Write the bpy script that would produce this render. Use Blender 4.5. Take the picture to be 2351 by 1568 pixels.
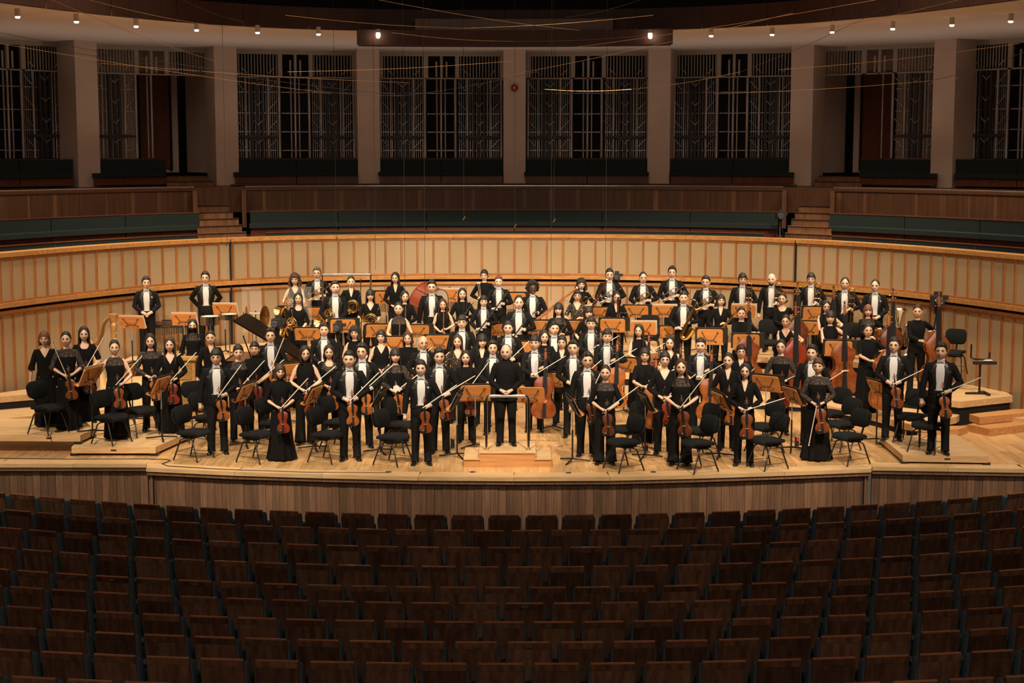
import bpy, math, random
import numpy as np
from mathutils import Vector, Matrix, Euler
random.seed(7); rng = np.random.default_rng(7)
PI = math.pi
for o in list(bpy.data.objects): bpy.data.objects.remove(o)
scene = bpy.context.scene
C = scene.collection
# ---------------------------------------------------------------- camera
F, CU, CV, CZ, HZ = 3600.0, 1175.5, 784.0, 5.0, 350.0
PITCH = math.atan((CV-HZ)/F)
cam_d = bpy.data.cameras.new('camera'); cam = bpy.data.objects.new('camera', cam_d); C.objects.link(cam)
cam.location = (0, 0, CZ); cam.rotation_euler = (PI/2-PITCH, 0, 0)
cam_d.sensor_width = 36; cam_d.lens = F*36/2351; cam_d.clip_end = 200
scene.camera = cam
def ray(u, v):
    a = (u-CU)/F; b = (CV-v)/F; c, s = math.cos(PITCH), math.sin(PITCH)
    return Vector((a, c+b*s, -s+b*c))
def at_z(u, v, z): r = ray(u, v); t = (z-CZ)/r.z; return Vector((r.x*t, r.y*t, z))
def at_y(u, v, y): r = ray(u, v); t = y/r.y; return Vector((r.x*t, y, CZ+r.z*t))
# ---------------------------------------------------------------- world, lights, exposure
scene.view_settings.view_transform = 'Standard'; scene.view_settings.look = 'None'
scene.view_settings.gamma = 1; scene.view_settings.use_curve_mapping = False
scene.view_settings.exposure = 0.0
w = bpy.data.worlds.new('hall_air'); scene.world = w; w.use_nodes = True
w.node_tree.nodes['Background'].inputs[0].default_value = (1.0, 0.78, 0.62, 1)
w.node_tree.nodes['Background'].inputs[1].default_value = 0.085
def spot(loc, tgt, energy, ang, col=(1, .77, .50), size=.35, blend=.6):
    l = bpy.data.lights.new('stage_spot', 'SPOT'); l.energy = energy; l.color = col
    l.spot_size = math.radians(ang); l.spot_blend = blend; l.shadow_soft_size = size
    o = bpy.data.objects.new('stage_spot', l); C.objects.link(o); o.location = loc
    o.rotation_euler = (Vector(tgt)-Vector(loc)).to_track_quat('-Z', 'Y').to_euler()
WARM = (1, .80, .55)
for x in (-7.5, -2.5, 2.5, 7.5):          # overhead rig above the players
    spot((x, 30.0, 15), (x*1.0, 30.2, 0), 2000, 62, WARM)
for x in (-9.5, -5, 0, 5, 9.5):          # rig washing the back wall and risers
    spot((x*.85, 27.0, 14), (x, 34.0 if abs(x) < 6 else 32.0, .4), 1950 if abs(x) < 6 else 2600, 46, WARM)
for x in (-9, -3, 3, 9):              # front-of-house spots above the stalls
    spot((x, 14.5, 14.5), (x*.62, 29.6, .9), 9700, 38, (1, .83, .62), .4, .35)
al = bpy.data.lights.new('house_light', 'AREA'); al.energy = 1450; al.size = 18; al.size_y = 6; al.shape = 'RECTANGLE'; al.color = (1, .74, .56)
ao = bpy.data.objects.new('house_light', al); C.objects.link(ao); ao.location = (0, -3, 14.5); ao.rotation_euler = (math.radians(52), 0, 0)
# ---------------------------------------------------------------- materials
def lin(r, g, b):
    f = lambda c: ((c/255+.055)/1.055)**2.4 if c > 10 else c/255/12.92
    return (f(r), f(g), f(b))
MAT = {}
def mat(name, col, rough=.5, metal=0, col2=None, scale=(1, 1, 1), freq=4, rand=0, emit=0, coat=0, spec=.5, contrast=(.35, .65), bump=0, detail=4, coord='Object', alpha=1, trans=0):
    m = bpy.data.materials.new(name); m.use_nodes = True; nt = m.node_tree; N = nt.nodes; L = nt.links
    b = N['Principled BSDF']; b.inputs['Roughness'].default_value = rough; b.inputs['Metallic'].default_value = metal
    b.inputs['Specular IOR Level'].default_value = spec; b.inputs['Coat Weight'].default_value = coat; b.inputs['Coat Roughness'].default_value = .12
    b.inputs['Alpha'].default_value = alpha; b.inputs['Transmission Weight'].default_value = trans
    b.inputs['Base Color'].default_value = (*col, 1)
    if emit: b.inputs['Emission Color'].default_value = (*col, 1); b.inputs['Emission Strength'].default_value = emit
    out = None
    if col2:
        tc = N.new('ShaderNodeTexCoord'); mp = N.new('ShaderNodeMapping'); mp.inputs['Scale'].default_value = scale
        nz = N.new('ShaderNodeTexNoise'); nz.inputs['Scale'].default_value = freq; nz.inputs['Detail'].default_value = detail
        cr = N.new('ShaderNodeValToRGB'); e = cr.color_ramp.elements
        e[0].position, e[1].position = contrast; e[0].color = (*col, 1); e[1].color = (*col2, 1)
        L.new(tc.outputs[coord], mp.inputs[0])
        if rand:
            oi = N.new('ShaderNodeObjectInfo'); mu = N.new('ShaderNodeVectorMath'); mu.operation = 'SCALE'; mu.inputs[0].default_value = (37, 53, 29)
            L.new(oi.outputs['Random'], mu.inputs['Scale']); L.new(mu.outputs[0], mp.inputs['Location'])
        L.new(mp.outputs[0], nz.inputs[0]); L.new(nz.outputs[0], cr.inputs[0]); out = cr.outputs[0]
        if bump:
            bp = N.new('ShaderNodeBump'); bp.inputs['Strength'].default_value = bump; bp.inputs['Distance'].default_value = .01
            L.new(nz.outputs[0], bp.inputs['Height']); L.new(bp.outputs[0], b.inputs['Normal'])
    if rand:
        oi = N.new('ShaderNodeObjectInfo'); mr = N.new('ShaderNodeMapRange'); mr.inputs[3].default_value = 1-rand; mr.inputs[4].default_value = 1+rand
        L.new(oi.outputs['Random'], mr.inputs[0])
        vm = N.new('ShaderNodeVectorMath'); vm.operation = 'SCALE'
        if out: L.new(out, vm.inputs[0])
        else: vm.inputs[0].default_value = col
        L.new(mr.outputs[0], vm.inputs['Scale']); out = vm.outputs[0]
    if out: L.new(out, b.inputs['Base Color'])
    MAT[name] = m; return m
mat('floor_wood', (.64, .41, .195), .34, 0, (.52, .28, .105), (9, .6, 1), 3, .20, coat=.15)
mat('riser_wood', (.68, .46, .245), .45, 0, (.58, .36, .165), (1, 8, 8), 3, .10)
mat('plank_wood', (.205, .112, .062), .6, 0, (.135, .070, .040), (9, 9, .5), 4, .30, bump=.1)
mat('panel_cloth', (.41, .290, .168), .9, 0, (.38, .268, .153), (1, 1, 1), 60, .05, bump=.05)
mat('frame_wood', (.42, .165, .045), .5, 0, (.32, .115, .03), (6, 6, .6), 4, .12)
mat('ledge_wood', (.55, .27, .085), .45, 0, (.40, .18, .05), (.5, 6, 6), 3, .1)
mat('dark_gap', (.006, .005, .004), .9)
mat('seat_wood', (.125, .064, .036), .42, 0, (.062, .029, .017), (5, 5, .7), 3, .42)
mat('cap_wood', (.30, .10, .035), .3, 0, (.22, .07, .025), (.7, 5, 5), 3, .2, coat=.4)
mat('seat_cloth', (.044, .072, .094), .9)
mat('arm_cloth', (.075, .075, .045), .85)
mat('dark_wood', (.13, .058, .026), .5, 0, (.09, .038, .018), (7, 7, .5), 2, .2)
mat('parapet_wood', (.24, .115, .055), .45, 0, (.15, .07, .034), (5, 5, .5), 2, .2)
mat('red_wood', (.16, .05, .022), .45, 0, (.12, .036, .016), (4, 4, .6), 2, .12)
mat('bench_green', (.022, .033, .031), .9, spec=.2)
mat('plaster', (.68, .54, .45), .85, 0, (.63, .50, .41), (1, 1, 1), 2)
mat('plaster_ceiling', (.86, .74, .66), .9)
mat('brown_band', (.055, .019, .012), .7, 0, (.04, .014, .009), (4, 4, .5), 2, .1)
mat('void', (.008, .008, .008), .9)
mat('steel_dim', (.62, .58, .55), .42, .55, (.34, .31, .29), (6, 6, .4), 3)
mat('steel_dark', (.055, .055, .062), .6, .3)
mat('steel_frame', (.46, .41, .34), .6)
mat('chrome', (.75, .74, .72), .15, 1)
mat('black_metal', (.016, .015, .015), .42, .2)
mat('black_plastic', (.014, .014, .015), .5)
mat('chair_cloth', (.0075, .008, .0085), .9, spec=.2)
mat('desk_wood', (.64, .27, .075), .38, 0, (.54, .215, .055), (1, 5, 5), 2, .12)
mat('paper', (.66, .61, .53), .8)
mat('folder', (.016, .015, .014), .6)
mat('black_cloth', (.0048, .0045, .0045), .85, spec=.22)
mat('black_cloth_b', (.0055, .005, .005), .8, spec=.2)
mat('satin', (.014, .0125, .011), .45)
mat('black_knit', (.0042, .004, .0043), .9, spec=.2)
mat('lace', (.010, .009, .009), .8, 0, (.16, .085, .05), (1, 1, 1), 55, contrast=(.56, .62), detail=1)
mat('flower_cloth', (.010, .009, .009), .8, 0, (.45, .25, .08), (1, 1, 1), 38, contrast=(.60, .66), detail=1)
mat('shirt_white', (.60, .58, .57), .75)
mat('tie_white', (.40, .40, .46), .7)
mat('shoe', (.010, .010, .010), .18, coat=.6)
mat('skin_a', (.73, .46, .315), .5); mat('skin_b', (.66, .40, .26), .5); mat('skin_c', (.75, .49, .36), .5); mat('skin_d', (.095, .042, .022), .45)
mat('lip', (.42, .15, .10), .5); mat('eye_white', (.66, .58, .52), .4); mat('eye_dark', (.018, .012, .009), .3)
mat('hair_k', (.010, .0085, .0075), .62, 0, (.022, .017, .014), (60, 60, 8), 5); mat('hair_d', (.026, .014, .009), .62, 0, (.014, .008, .006), (14, 14, 2), 5)
mat('hair_b', (.075, .033, .016), .62, 0, (.035, .016, .009), (14, 14, 2), 5); mat('hair_r', (.19, .070, .026), .62, 0, (.09, .032, .013), (14, 14, 2), 5)
mat('hair_g', (.16, .15, .14), .62, 0, (.07, .065, .06), (14, 14, 2), 5); mat('glass_frame', (.02, .016, .014), .3, .5)
for k, c1, c2 in (('r', (.27, .036, .010), (.17, .022, .008)), ('o', (.36, .115, .022), (.24, .062, .014)), ('d', (.15, .042, .014), (.085, .022, .009)), ('b', (.24, .062, .015), (.15, .036, .010))):
    mat('varnish_'+k, c1, .26, 0, c2, (3, 3, 3), 3, .08, coat=.5)
mat('ebony', (.012, .011, .012), .35); mat('maple', (.44, .22, .085), .4); mat('bridge_wood', (.62, .42, .22), .5)
mat('string_metal', (.55, .55, .55), .3, 1)
mat('bow_stick', (.17, .065, .026), .35); mat('bow_hair', (.82, .75, .62), .6); mat('bow_stick_light', (.62, .45, .26), .4)
mat('brass', (.72, .45, .13), .2, 1); mat('brass_old', (.50, .30, .10), .3, 1); mat('silver', (.80, .77, .72), .16, 1)
mat('bassoon_wood', (.20, .055, .018), .25, coat=.5); mat('bassoon_dark', (.06, .014, .009), .25, coat=.5); mat('bassoon_orange', (.40, .12, .03), .25, coat=.5); mat('ivory', (.78, .70, .55), .4)
mat('piano_black', (.002, .002, .002), .4, spec=.04)
mat('harp_gold', (.62, .36, .12), .35, .3, (.40, .20, .06), (1, 1, 1), 30); mat('harp_light', (.72, .48, .22), .4); mat('harp_brown', (.20, .09, .03), .35)
mat('celesta_wood', (.48, .27, .085), .45, 0, (.38, .20, .06), (1, 6, 6), 3); mat('celesta_weave', (.42, .25, .06), .6, 0, (.16, .085, .02), (1, 1, 1), 60, contrast=(.45, .55), detail=0)
mat('drum_red', (.22, .042, .018), .35, coat=.3); mat('drum_head', (.78, .70, .58), .6)
mat('rosewood', (.10, .030, .018), .35); mat('bar_wood', (.22, .06, .03), .35)
mat('acrylic', (.95, .9, .82), .03, alpha=.06); mat('alarm_red', (.35, .012, .012), .35)
mat('lamp_glow', (1, .80, .56), .5, emit=9); mat('lamp_bright', (1, .78, .50), .5, emit=22); mat('lamp_case', (.60, .52, .46), .6)
mat('wire_gold', (.55, .33, .16), .35, .7); mat('wire_dark', (.03, .026, .022), .6)
mat('red_tip', (.75, .03, .01), .4); mat('tape', (.70, .58, .42), .7); mat('podium_wood', (.60, .30, .115), .4, 0, (.48, .22, .075), (.6, 8, 8), 3, .06); mat('plaque', (.30, .27, .20), .4, .8)
# ---------------------------------------------------------------- mesh helpers
class MB:
    def __init__(s): s.v = []; s.f = []; s.m = []; s.n = 0
    def add(s, V, Fs, mi=0):
        V = np.asarray(V, float).reshape(-1, 3); s.v.append(V); b = s.n
        for f in Fs: s.f.append(tuple(i+b for i in f)); s.m.append(mi)
        s.n += len(V); return s
    def box(s, c, d, rot=None, mi=0, taper=1.0):
        x, y, z = (k/2 for k in d); t = taper
        V = np.array([(-x, -y, -z), (x, -y, -z), (x, y, -z), (-x, y, -z), (-x*t, -y*t, z), (x*t, -y*t, z), (x*t, y*t, z), (-x*t, y*t, z)])
        if rot is not None: V = V @ np.array(Euler(rot).to_matrix()).T
        return s.add(V+np.array(c), [(3, 2, 1, 0), (4, 5, 6, 7), (0, 1, 5, 4), (1, 2, 6, 5), (2, 3, 7, 6), (3, 0, 4, 7)], mi)
    def prism(s, poly, z0, z1, mi=0, inset=0):
        n = len(poly); P = np.array([(p[0], p[1]) for p in poly]); V = [(x, y, z0) for x, y in P]+[(x, y, z1) for x, y in P]
        return s.add(V, [tuple(range(n-1, -1, -1)), tuple(range(n, 2*n))]+[(i, (i+1) % n, n+(i+1) % n, n+i) for i in range(n)], mi)
    def tube(s, path, rad, n=8, mi=0, caps=True, flat=1.0, up=(0, 0, 1), closed=False):
        P = np.array([tuple(p) for p in path], float); k = len(P)
        R = np.full(k, rad, float) if np.isscalar(rad) else np.array(rad, float)
        T = np.gradient(P, axis=0) if not closed else np.roll(P, -1, 0)-np.roll(P, 1, 0)
        T /= np.linalg.norm(T, axis=1)[:, None]+1e-12
        u0 = np.array(up, float)
        if abs(T[0] @ u0) > .95: u0 = np.array((1., 0, 0)) if abs(T[0][0]) < .9 else np.array((0, 1., 0))
        a = u0-T[0]*(T[0] @ u0); a /= np.linalg.norm(a); V = []
        an = np.linspace(0, 2*PI, n, endpoint=False)
        for i in range(k):
            a = a-T[i]*(T[i] @ a); a /= np.linalg.norm(a)+1e-12; b = np.cross(T[i], a)
            V.append(P[i]+R[i]*(np.cos(an)[:, None]*b+np.sin(an)[:, None]*a*flat))
        Fs = []
        for i in range(k if closed else k-1):
            j = (i+1) % k
            for q in range(n): Fs.append((i*n+q, i*n+(q+1) % n, j*n+(q+1) % n, j*n+q))
        if caps and not closed: Fs += [tuple(range(n-1, -1, -1)), tuple((k-1)*n+q for q in range(n))]
        return s.add(np.concatenate(V), Fs, mi)
    def rings(s, R, mi=0, cap=True, skip=None):          # list of equal-length point rings
        n = len(R[0]); V = np.concatenate([np.asarray(r) for r in R]); Fs = []
        for i in range(len(R)-1):
            for q in range(n):
                f = (i*n+q, i*n+(q+1) % n, (i+1)*n+(q+1) % n, (i+1)*n+q)
                if skip and skip(V[list(f)].mean(0)): continue
                Fs.append(f)
        if cap: Fs += [tuple(range(n-1, -1, -1)), tuple((len(R)-1)*n+q for q in range(n))]
        return s.add(V, Fs, mi)
    def lathe(s, prof, n=16, M=None, mi=0, cap=True):
        R = []
        for r, z in prof:
            a = np.linspace(0, 2*PI, n, endpoint=False); p = np.stack([r*np.cos(a), r*np.sin(a), np.full(n, z)], 1)
            R.append(p)
        if M is not None: R = [xf(M, p) for p in R]
        return s.rings(R, mi, cap)
    def ball(s, c, r, n=8, m=6, mi=0):
        r = (r, r, r) if np.isscalar(r) else r
        R = []
        for i in range(m+1):
            t = PI*(i+.02)/(m+.04); a = np.linspace(0, 2*PI, n, endpoint=False)
            R.append(np.stack([c[0]+r[0]*math.sin(t)*np.cos(a), c[1]+r[1]*math.sin(t)*np.sin(a), np.full(n, c[2]-r[2]*math.cos(t))], 1))
        return s.rings(R, mi)
    def mesh(s, name, mats, smooth=True):
        me = bpy.data.meshes.new(name)
        V = np.concatenate(s.v) if s.v else np.zeros((0, 3))
        me.from_pydata(V.tolist(), [], s.f)
        for m in (mats if isinstance(mats, (list, tuple)) else [mats]): me.materials.append(MAT[m])
        if any(s.m): me.polygons.foreach_set('material_index', s.m)
        if smooth: me.polygons.foreach_set('use_smooth', [True]*len(s.f))
        me.update()
        if smooth: me.set_sharp_from_angle(angle=math.radians(50))
        return me
def xf(M, P): M = np.array(M); return np.asarray(P) @ M[:3, :3].T+M[:3, 3]
def link(name, data, parent=None, loc=None, M=None):
    o = bpy.data.objects.new(name, data); C.objects.link(o)
    if parent is not None: o.parent = parent
    if M is not None: o.matrix_basis = M
    elif loc is not None: o.location = loc
    return o
def build(name, mb, mats, parent=None, smooth=True, **k): return link(name, mb.mesh(name, mats, smooth), parent, **k)
def tag(o, label=None, cat=None, group=None, kind=None):
    if label: o['label'] = label
    if cat: o['category'] = cat
    if group: o['group'] = group
    if kind: o['kind'] = kind
    return o
def thing(name, label, cat, loc=(0, 0, 0), rz=0, group=None, M=None, kind=None):
    o = bpy.data.objects.new(name, None); C.objects.link(o); o.empty_display_size = .1
    if M is not None: o.matrix_basis = M
    else: o.location = loc; o.rotation_euler = (0, 0, rz)
    return tag(o, label, cat, group, kind)
SMALL = {'transom_slats', 'rods', 'cross_bars', 'braces', 'keywork', 'strings', 'valve_tubing'}
def place(tree, root):       # tree: list of (name, mesh, [children])  -> linked under root, sharing mesh data
    for name, me, kids in tree:
        o = link(name, me, root); place(kids, o)
        if name in SMALL: o['kind'] = 'stuff'
ORD = ['zeroth', 'first', 'second', 'third', 'fourth', 'fifth', 'sixth', 'seventh', 'eighth', 'ninth', 'tenth', 'eleventh', 'twelfth', 'thirteenth', 'fourteenth', 'fifteenth', 'sixteenth', 'seventeenth', 'eighteenth', 'nineteenth', 'twentieth', 'twenty-first', 'twenty-second', 'twenty-third', 'twenty-fourth', 'twenty-fifth', 'twenty-sixth', 'twenty-seventh', 'twenty-eighth', 'twenty-ninth', 'thirtieth', 'thirty-first', 'thirty-second', 'thirty-third', 'thirty-fourth', 'thirty-fifth']
def frame(pos, zdir, ydir):   # matrix whose local Z runs along zdir and whose local -Y faces -ydir
    z = Vector(zdir).normalized(); y = Vector(ydir); y = (y-z*y.dot(z)).normalized(); x = y.cross(z)
    M = Matrix((x, y, z)).transposed().to_4x4(); M.translation = Vector(pos); return M
# ---------------------------------------------------------------- the hall: curves shared by wall, gallery and soffit
WD = 37.0
ZT = at_y(1175, 537, WD).z
_pts = [(0, 581), (199, 565.5), (288, 560), (520, 546), (850, 539.5), (1175, 537), (1500, 540.5), (1830, 550), (2080, 563), (2351, 587)]
_P = np.array([at_z(u, v, ZT)[:2] for u, v in _pts])
_c = np.polyfit(_P[:, 0], _P[:, 1], 4)
_xs = np.linspace(_P[0, 0], _P[-1, 0], 140); _ys = np.polyval(_c, _xs)
CUR = np.stack([_xs, _ys], 1)
def _ext(a, b, n=14, step=.45): t = (a-b)/np.linalg.norm(a-b); return [a+t*step*(i+1) for i in range(n)]
CUR = np.array(_ext(CUR[0], CUR[3])[::-1]+list(CUR)+_ext(CUR[-1], CUR[-4]))
_T = np.gradient(CUR, axis=0); _T /= np.linalg.norm(_T, axis=1)[:, None]
NRM = np.stack([-_T[:, 1], _T[:, 0]], 1)            # points away from the stage
def off(d): return CUR+NRM*d
def cpt(d, u):                                      # point of the offset curve seen at picture column u
    P = off(d); dep = P[:, 1]*math.cos(PITCH); U = CU+F*P[:, 0]/dep
    return np.array([np.interp(u, U, P[:, 0]), np.interp(u, U, P[:, 1])])
def zc(d, v): return at_y(1175, v, WD+d).z
def strip(mb, d0, d1, z0, z1, u0, u1, step=40, mi=0):
    n = max(2, int(abs(u1-u0)/step)+1); us = np.linspace(u0, u1, n)
    R = []
    for u in us:
        a, b = cpt(d0, u), cpt(d1, u)
        R.append(np.array([(*a, z0), (*b, z0), (*b, z1), (*a, z1)]))
    return mb.rings(R, mi)
def strip_obj(name, d0, d1, z0, z1, u0, u1, m, parent=None, step=40): return build(name, strip(MB(), d0, d1, z0, z1, u0, u1, step), m, parent, smooth=False)
S = lambda o: tag(o, kind='structure')
def tangent_box(name, d, u, size, z, m, parent=None, dz=0):
    p = cpt(d, u); q = cpt(d, u+4); a = math.atan2(q[1]-p[1], q[0]-p[0])
    mb = MB().box((0, 0, 0), size); return build(name, mb, m, parent, smooth=False, M=Matrix.Translation((p[0], p[1], z)) @ Matrix.Rotation(a, 4, 'Z'))
# back wall of framed panels, two bands
wall = S(strip_obj('wall_back', .04, .22, -1.3, ZT-.02, -330, 2690, 'dark_gap'))
wall['label'] = 'curved back wall of tan cloth panels in thin reddish wood frames'
U = [1181.]
while U[-1] < 2640: U.append(U[-1]+37.6*(1-.30*min(1.1, abs(U[-1]-1175)/1175)**1.7))
D_ = [1181.]
while D_[-1] > -290: D_.append(D_[-1]-37.6*(1-.30*min(1.1, abs(D_[-1]-1175)/1175)**1.7))
UB = sorted(D_[1:]+U)
zu1, zu0, zl1 = zc(0, 549), zc(0, 626), zc(0, 654)
for band, (z0, z1, d) in enumerate(((zu0, zu1, 0), (-.9, zl1, .03))):
    for a, b in zip(UB, UB[1:]):
        g = (b-a)*.062
        strip_obj('panel', d-.012, d+.03, z0, z1, a+g, b-g, 'panel_cloth', wall, 99)
    for a in UB: tangent_box('batten', d-.005, a, (.036, .05, z1-z0+.05), (z0+z1)/2, 'frame_wood', wall)
    for zz in ((z1+.017, z0-.017) if not band else (z1+.017,)):
        for a in range(-300, 2650, 268): strip_obj('rail', d-.035, d+.03, zz-.017, zz+.017, a, a+267, 'frame_wood', wall, 30)
for a in range(-300, 2650, 268):
    strip_obj('cap', -.06, .30, zu1+.04, ZT, a, a+267.6, 'ledge_wood', wall, 30)
    strip_obj('ledge', -.10, .05, zc(-.1, 639.5), zu0-.04, a+90, a+357.6, 'ledge_wood', wall, 30)
    strip_obj('lower_cap', -.03, .05, zl1+.034, zc(0, 645), a+40, a+307.6, 'ledge_wood', wall, 30)
for u in (523, 1833): tangent_box('joint', -.03, u, (.02, .09, ZT+.9), (ZT-.95)/2, 'dark_gap', wall)
# stage floor and its lip
LIPC = [(337, 1073.5), (540, 1083), (740, 1089), (960, 1094), (1180, 1095.5), (1400, 1094.5), (1590, 1090), (1800, 1083), (1998, 1075.5)]
LIPL = [(-420, 1058), (0, 1064.5), (337, 1064.5)]
LIPR = [(2003, 1071), (2351, 1076.5), (2760, 1072)]
e3 = lambda L: [at_z(u, v, 0) for u, v in L]
EL, EC, ER = e3(LIPL), e3(LIPC), e3(LIPR)
front = EL+EC+ER
fx = np.array([p.x for p in front]); fy = np.array([p.y for p in front])
fb = MB().prism([(p.x, p.y) for p in front]+[(14.5, 40), (-14.5, 40)], -.07, -.004)
floor = S(build('floor', fb, 'riser_wood', smooth=False)); floor['label'] = 'pale oak stage floor of boards running front to back'
E1, E2, E3 = 31.2, 32.4, 33.9
LEV = [(0.0, -9, E1), (.20, E1, E2), (.45, E2, E3), (.70, E3, 60)]
yb = lambda e, x: e-x*x/28
boards = []
xw = .19
for i in range(int(21.6/xw)):
    x0 = -10.8+i*xw; xc = x0+xw/2; y = np.interp(xc, fx, fy)+.34; y += random.uniform(-.0, .0)
    ymax = min(yb(E1, xc)+.3, 33); yy = y; first = random.uniform(.5, 2.0)
    while yy < ymax:
        l = min(first, ymax-yy); first = random.uniform(1.1, 2.2)
        boards.append((yy, xc, l)); yy += l
boards.sort()
bm_cache = {}
for k, (y, x, l) in enumerate(boards[:290]):
    me = MB().box((0, l/2, -.001), (xw-.004, l-.004, .006)).mesh('board', 'floor_wood', False)
    link('board', me, floor, (x, y, 0))
mb = MB()
for (y, x, l) in boards[290:]: mb.box((x, y+l/2, -.001), (xw-.004, l-.004, .006))
m = mat('floor_wood_far', (.64, .41, .195), .34, 0, (.52, .28, .105), (9, .6, 1), 3, coat=.15)
nt = m.node_tree; ge = nt.nodes.new('ShaderNodeNewGeometry'); mr = nt.nodes.new('ShaderNodeMapRange'); mr.inputs[3].default_value = .80; mr.inputs[4].default_value = 1.2
vm = nt.nodes.new('ShaderNodeVectorMath'); vm.operation = 'SCALE'; b_ = nt.nodes['Principled BSDF']; src = b_.inputs['Base Color'].links[0].from_socket
nt.links.new(ge.outputs['Random Per Island'], mr.inputs[0]); nt.links.new(src, vm.inputs[0]); nt.links.new(mr.outputs[0], vm.inputs['Scale']); nt.links.new(vm.outputs[0], b_.inputs['Base Color'])
tag(build('far_boards', mb, 'floor_wood_far', floor, smooth=False), kind='stuff')
fascia = thing('wall_front', 'stage front clad in vertical brown wooden planks', None); S(fascia)
def lip(E, nose=1):
    for a, b in zip(E, E[1:]):
        d = (b-a).normalized(); n = Vector((-d.y, d.x, 0)); L = (b-a).length; ang = math.atan2(d.y, d.x)
        k = max(1, round(L/1.5))
        for i in range(k if nose else 0):
            p = a+d*(L*(i+.5)/k)+n*.15; M = Matrix.Translation((p.x, p.y, -.028)) @ Matrix.Rotation(ang, 4, 'Z')
            link('nosing', MB().box((0, 0, 0), (L/k-.004, .36, .062)).mesh('nosing', 'riser_wood', False), floor, M=M)
            p2 = p-n*.13; link('moulding', MB().box((0, 0, -.06), (L/k-.003, .06, .055)).mesh('moulding', 'plank_wood', False), fascia, M=Matrix.Translation((p2.x, p2.y, -.032)) @ Matrix.Rotation(ang, 4, 'Z'))
        k = max(1, round(L/.122))
        for i in range(k):
            wd = L/k; p = a+d*(wd*(i+.5))+n*.07
            M = Matrix.Translation((p.x, p.y, -.66)) @ Matrix.Rotation(ang, 4, 'Z')
            link('plank', MB().box((0, random.uniform(-.004, .004), 0), (wd-.005, .03, 1.12)).mesh('plank', 'plank_wood', False), fascia, M=M)
        build('backing', MB().box((0, 0, 0), (L, .02, 1.1)), 'dark_gap', fascia, smooth=False, M=Matrix.Translation((*((a+b)/2+n*.1)[:2], -.66)) @ Matrix.Rotation(ang, 4, 'Z'))
lip(EL); lip(EC); lip(ER)
lip([EL[-1]+Vector((0, .2, 0)), EC[0]], 0); lip([EC[-1], ER[0]+Vector((0, .2, 0))], 0)
# curved risers behind the strings, each platform a unit of its own
def poly_slab(name, poly, z, th, m='riser_wood', label=None, cat='riser', legs=True, base=0.0, kind=None, skirt=True):
    t = thing(name, label, cat if kind is None else None, (0, 0, 0), kind=kind)
    mb = MB().prism(poly, z-th, z); build('deck', mb, m, t, smooth=False)
    c = np.mean(np.array(poly), 0); q = [tuple(c+(np.array(p)-c)*.955) for p in poly]
    if z-th-base > .02:
        if skirt: build('skirt', MB().prism(q, base+.0, z-th), 'dark_gap', t, smooth=False)  # near-black block stands in for the shaded open gap beneath the deck
        elif legs:
            for p in q: build('foot', MB().box((p[0], p[1], (base+z-th)/2), (.12, .12, z-th-base)), 'black_metal', t, smooth=False)
    return t
xs = np.linspace(-9.9, 9.9, 12)
for lv, (z, e0, e1) in enumerate(LEV[1:]):
    for i, (a, b) in enumerate(zip(xs, xs[1:])):
        if lv < 2: q = [(a, yb(e0, a)), (b, yb(e0, b)), (b, yb(e1, b)+.05), (a, yb(e1, a)+.05)]
        else:
            q = [(a, yb(e0, a)), (b, yb(e0, b)), (b, 36.9-b*b/24+.0), (a, 36.9-a*a/24)]
        wl = np.interp([q[2][0], q[3][0]], CUR[:, 0], CUR[:, 1])
        q[2] = (q[2][0], min(q[2][1], wl[0]-.1)); q[3] = (q[3][0], min(q[3][1], wl[1]-.1))
        if q[2][1]-q[1][1] < .15 or q[3][1]-q[0][1] < .15: continue
        poly_slab('riser_platform', [(x+(.004 if k in (0, 3) else -.004), y) for k, (x, y) in enumerate(q)], z, .115, kind='structure',
                  label='pale wood stage riser, %s step up, %s from the left' % (ORD[lv+1], ORD[i+1]))
pz = lambda L, z: [tuple(at_z(u, v, z)[:2]) for u, v in L]
poly_slab('bass_platform', pz([(2040, 902), (2205, 922), (2325, 909), (2298, 893), (2060, 862)], .46), .46, .12, label='raised pale wood platform with a dark handle slot under the rightmost double bass', kind=None, cat='platform')
poly_slab('bass_platform', pz([(1870, 926), (1996, 949), (2096, 976), (2196, 957)], .22)+[tuple(np.array(q)+(0, -.02)) for q in pz([(2203, 922), (2040, 902)], .46)]+pz([(1880, 898)], .22), .22, .12, label='low pale wood platform under the double basses at the right', cat='platform')
poly_slab('stage_step', pz([(2222, 974), (2271, 985), (2430, 966), (2351, 950)], .13), .13, .125, 'podium_wood', 'lower wooden stair step in front of the right platform', 'step', skirt=False)
poly_slab('stage_step', pz([(2226, 951), (2249, 958), (2430, 940), (2330, 939)], .27), .27, .13, 'podium_wood', 'upper wooden stair step against the right platform', 'step', base=.14)
poly_slab('stage_step', pz([(2078, 984), (2200, 986), (2222, 979), (2100, 974)], .12), .12, .115, 'podium_wood', 'small wooden block step behind the front right platform', 'step', skirt=False)
def platform(poly, z, label, slot):
    t = poly_slab('stage_platform', poly, z, .105, label=label, cat='platform', skirt=False)
    a, b = np.array(poly[0]), np.array(poly[1]); c = a+(b-a)*slot; an = math.atan2(*(b-a)[::-1])
    build('handle_slot', MB().box((0, 0, 0), (.09, .02, .018)), 'dark_gap', t, smooth=False, M=Matrix.Translation((*c, z-.05)) @ Matrix.Rotation(an, 4, 'Z'))
    return t
platform(pz([(-90, 998), (184, 999.5), (216, 985), (190, 962), (-60, 960)], .30), .30, 'raised pale wood platform at the far left with open dark space below', .74)
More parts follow.
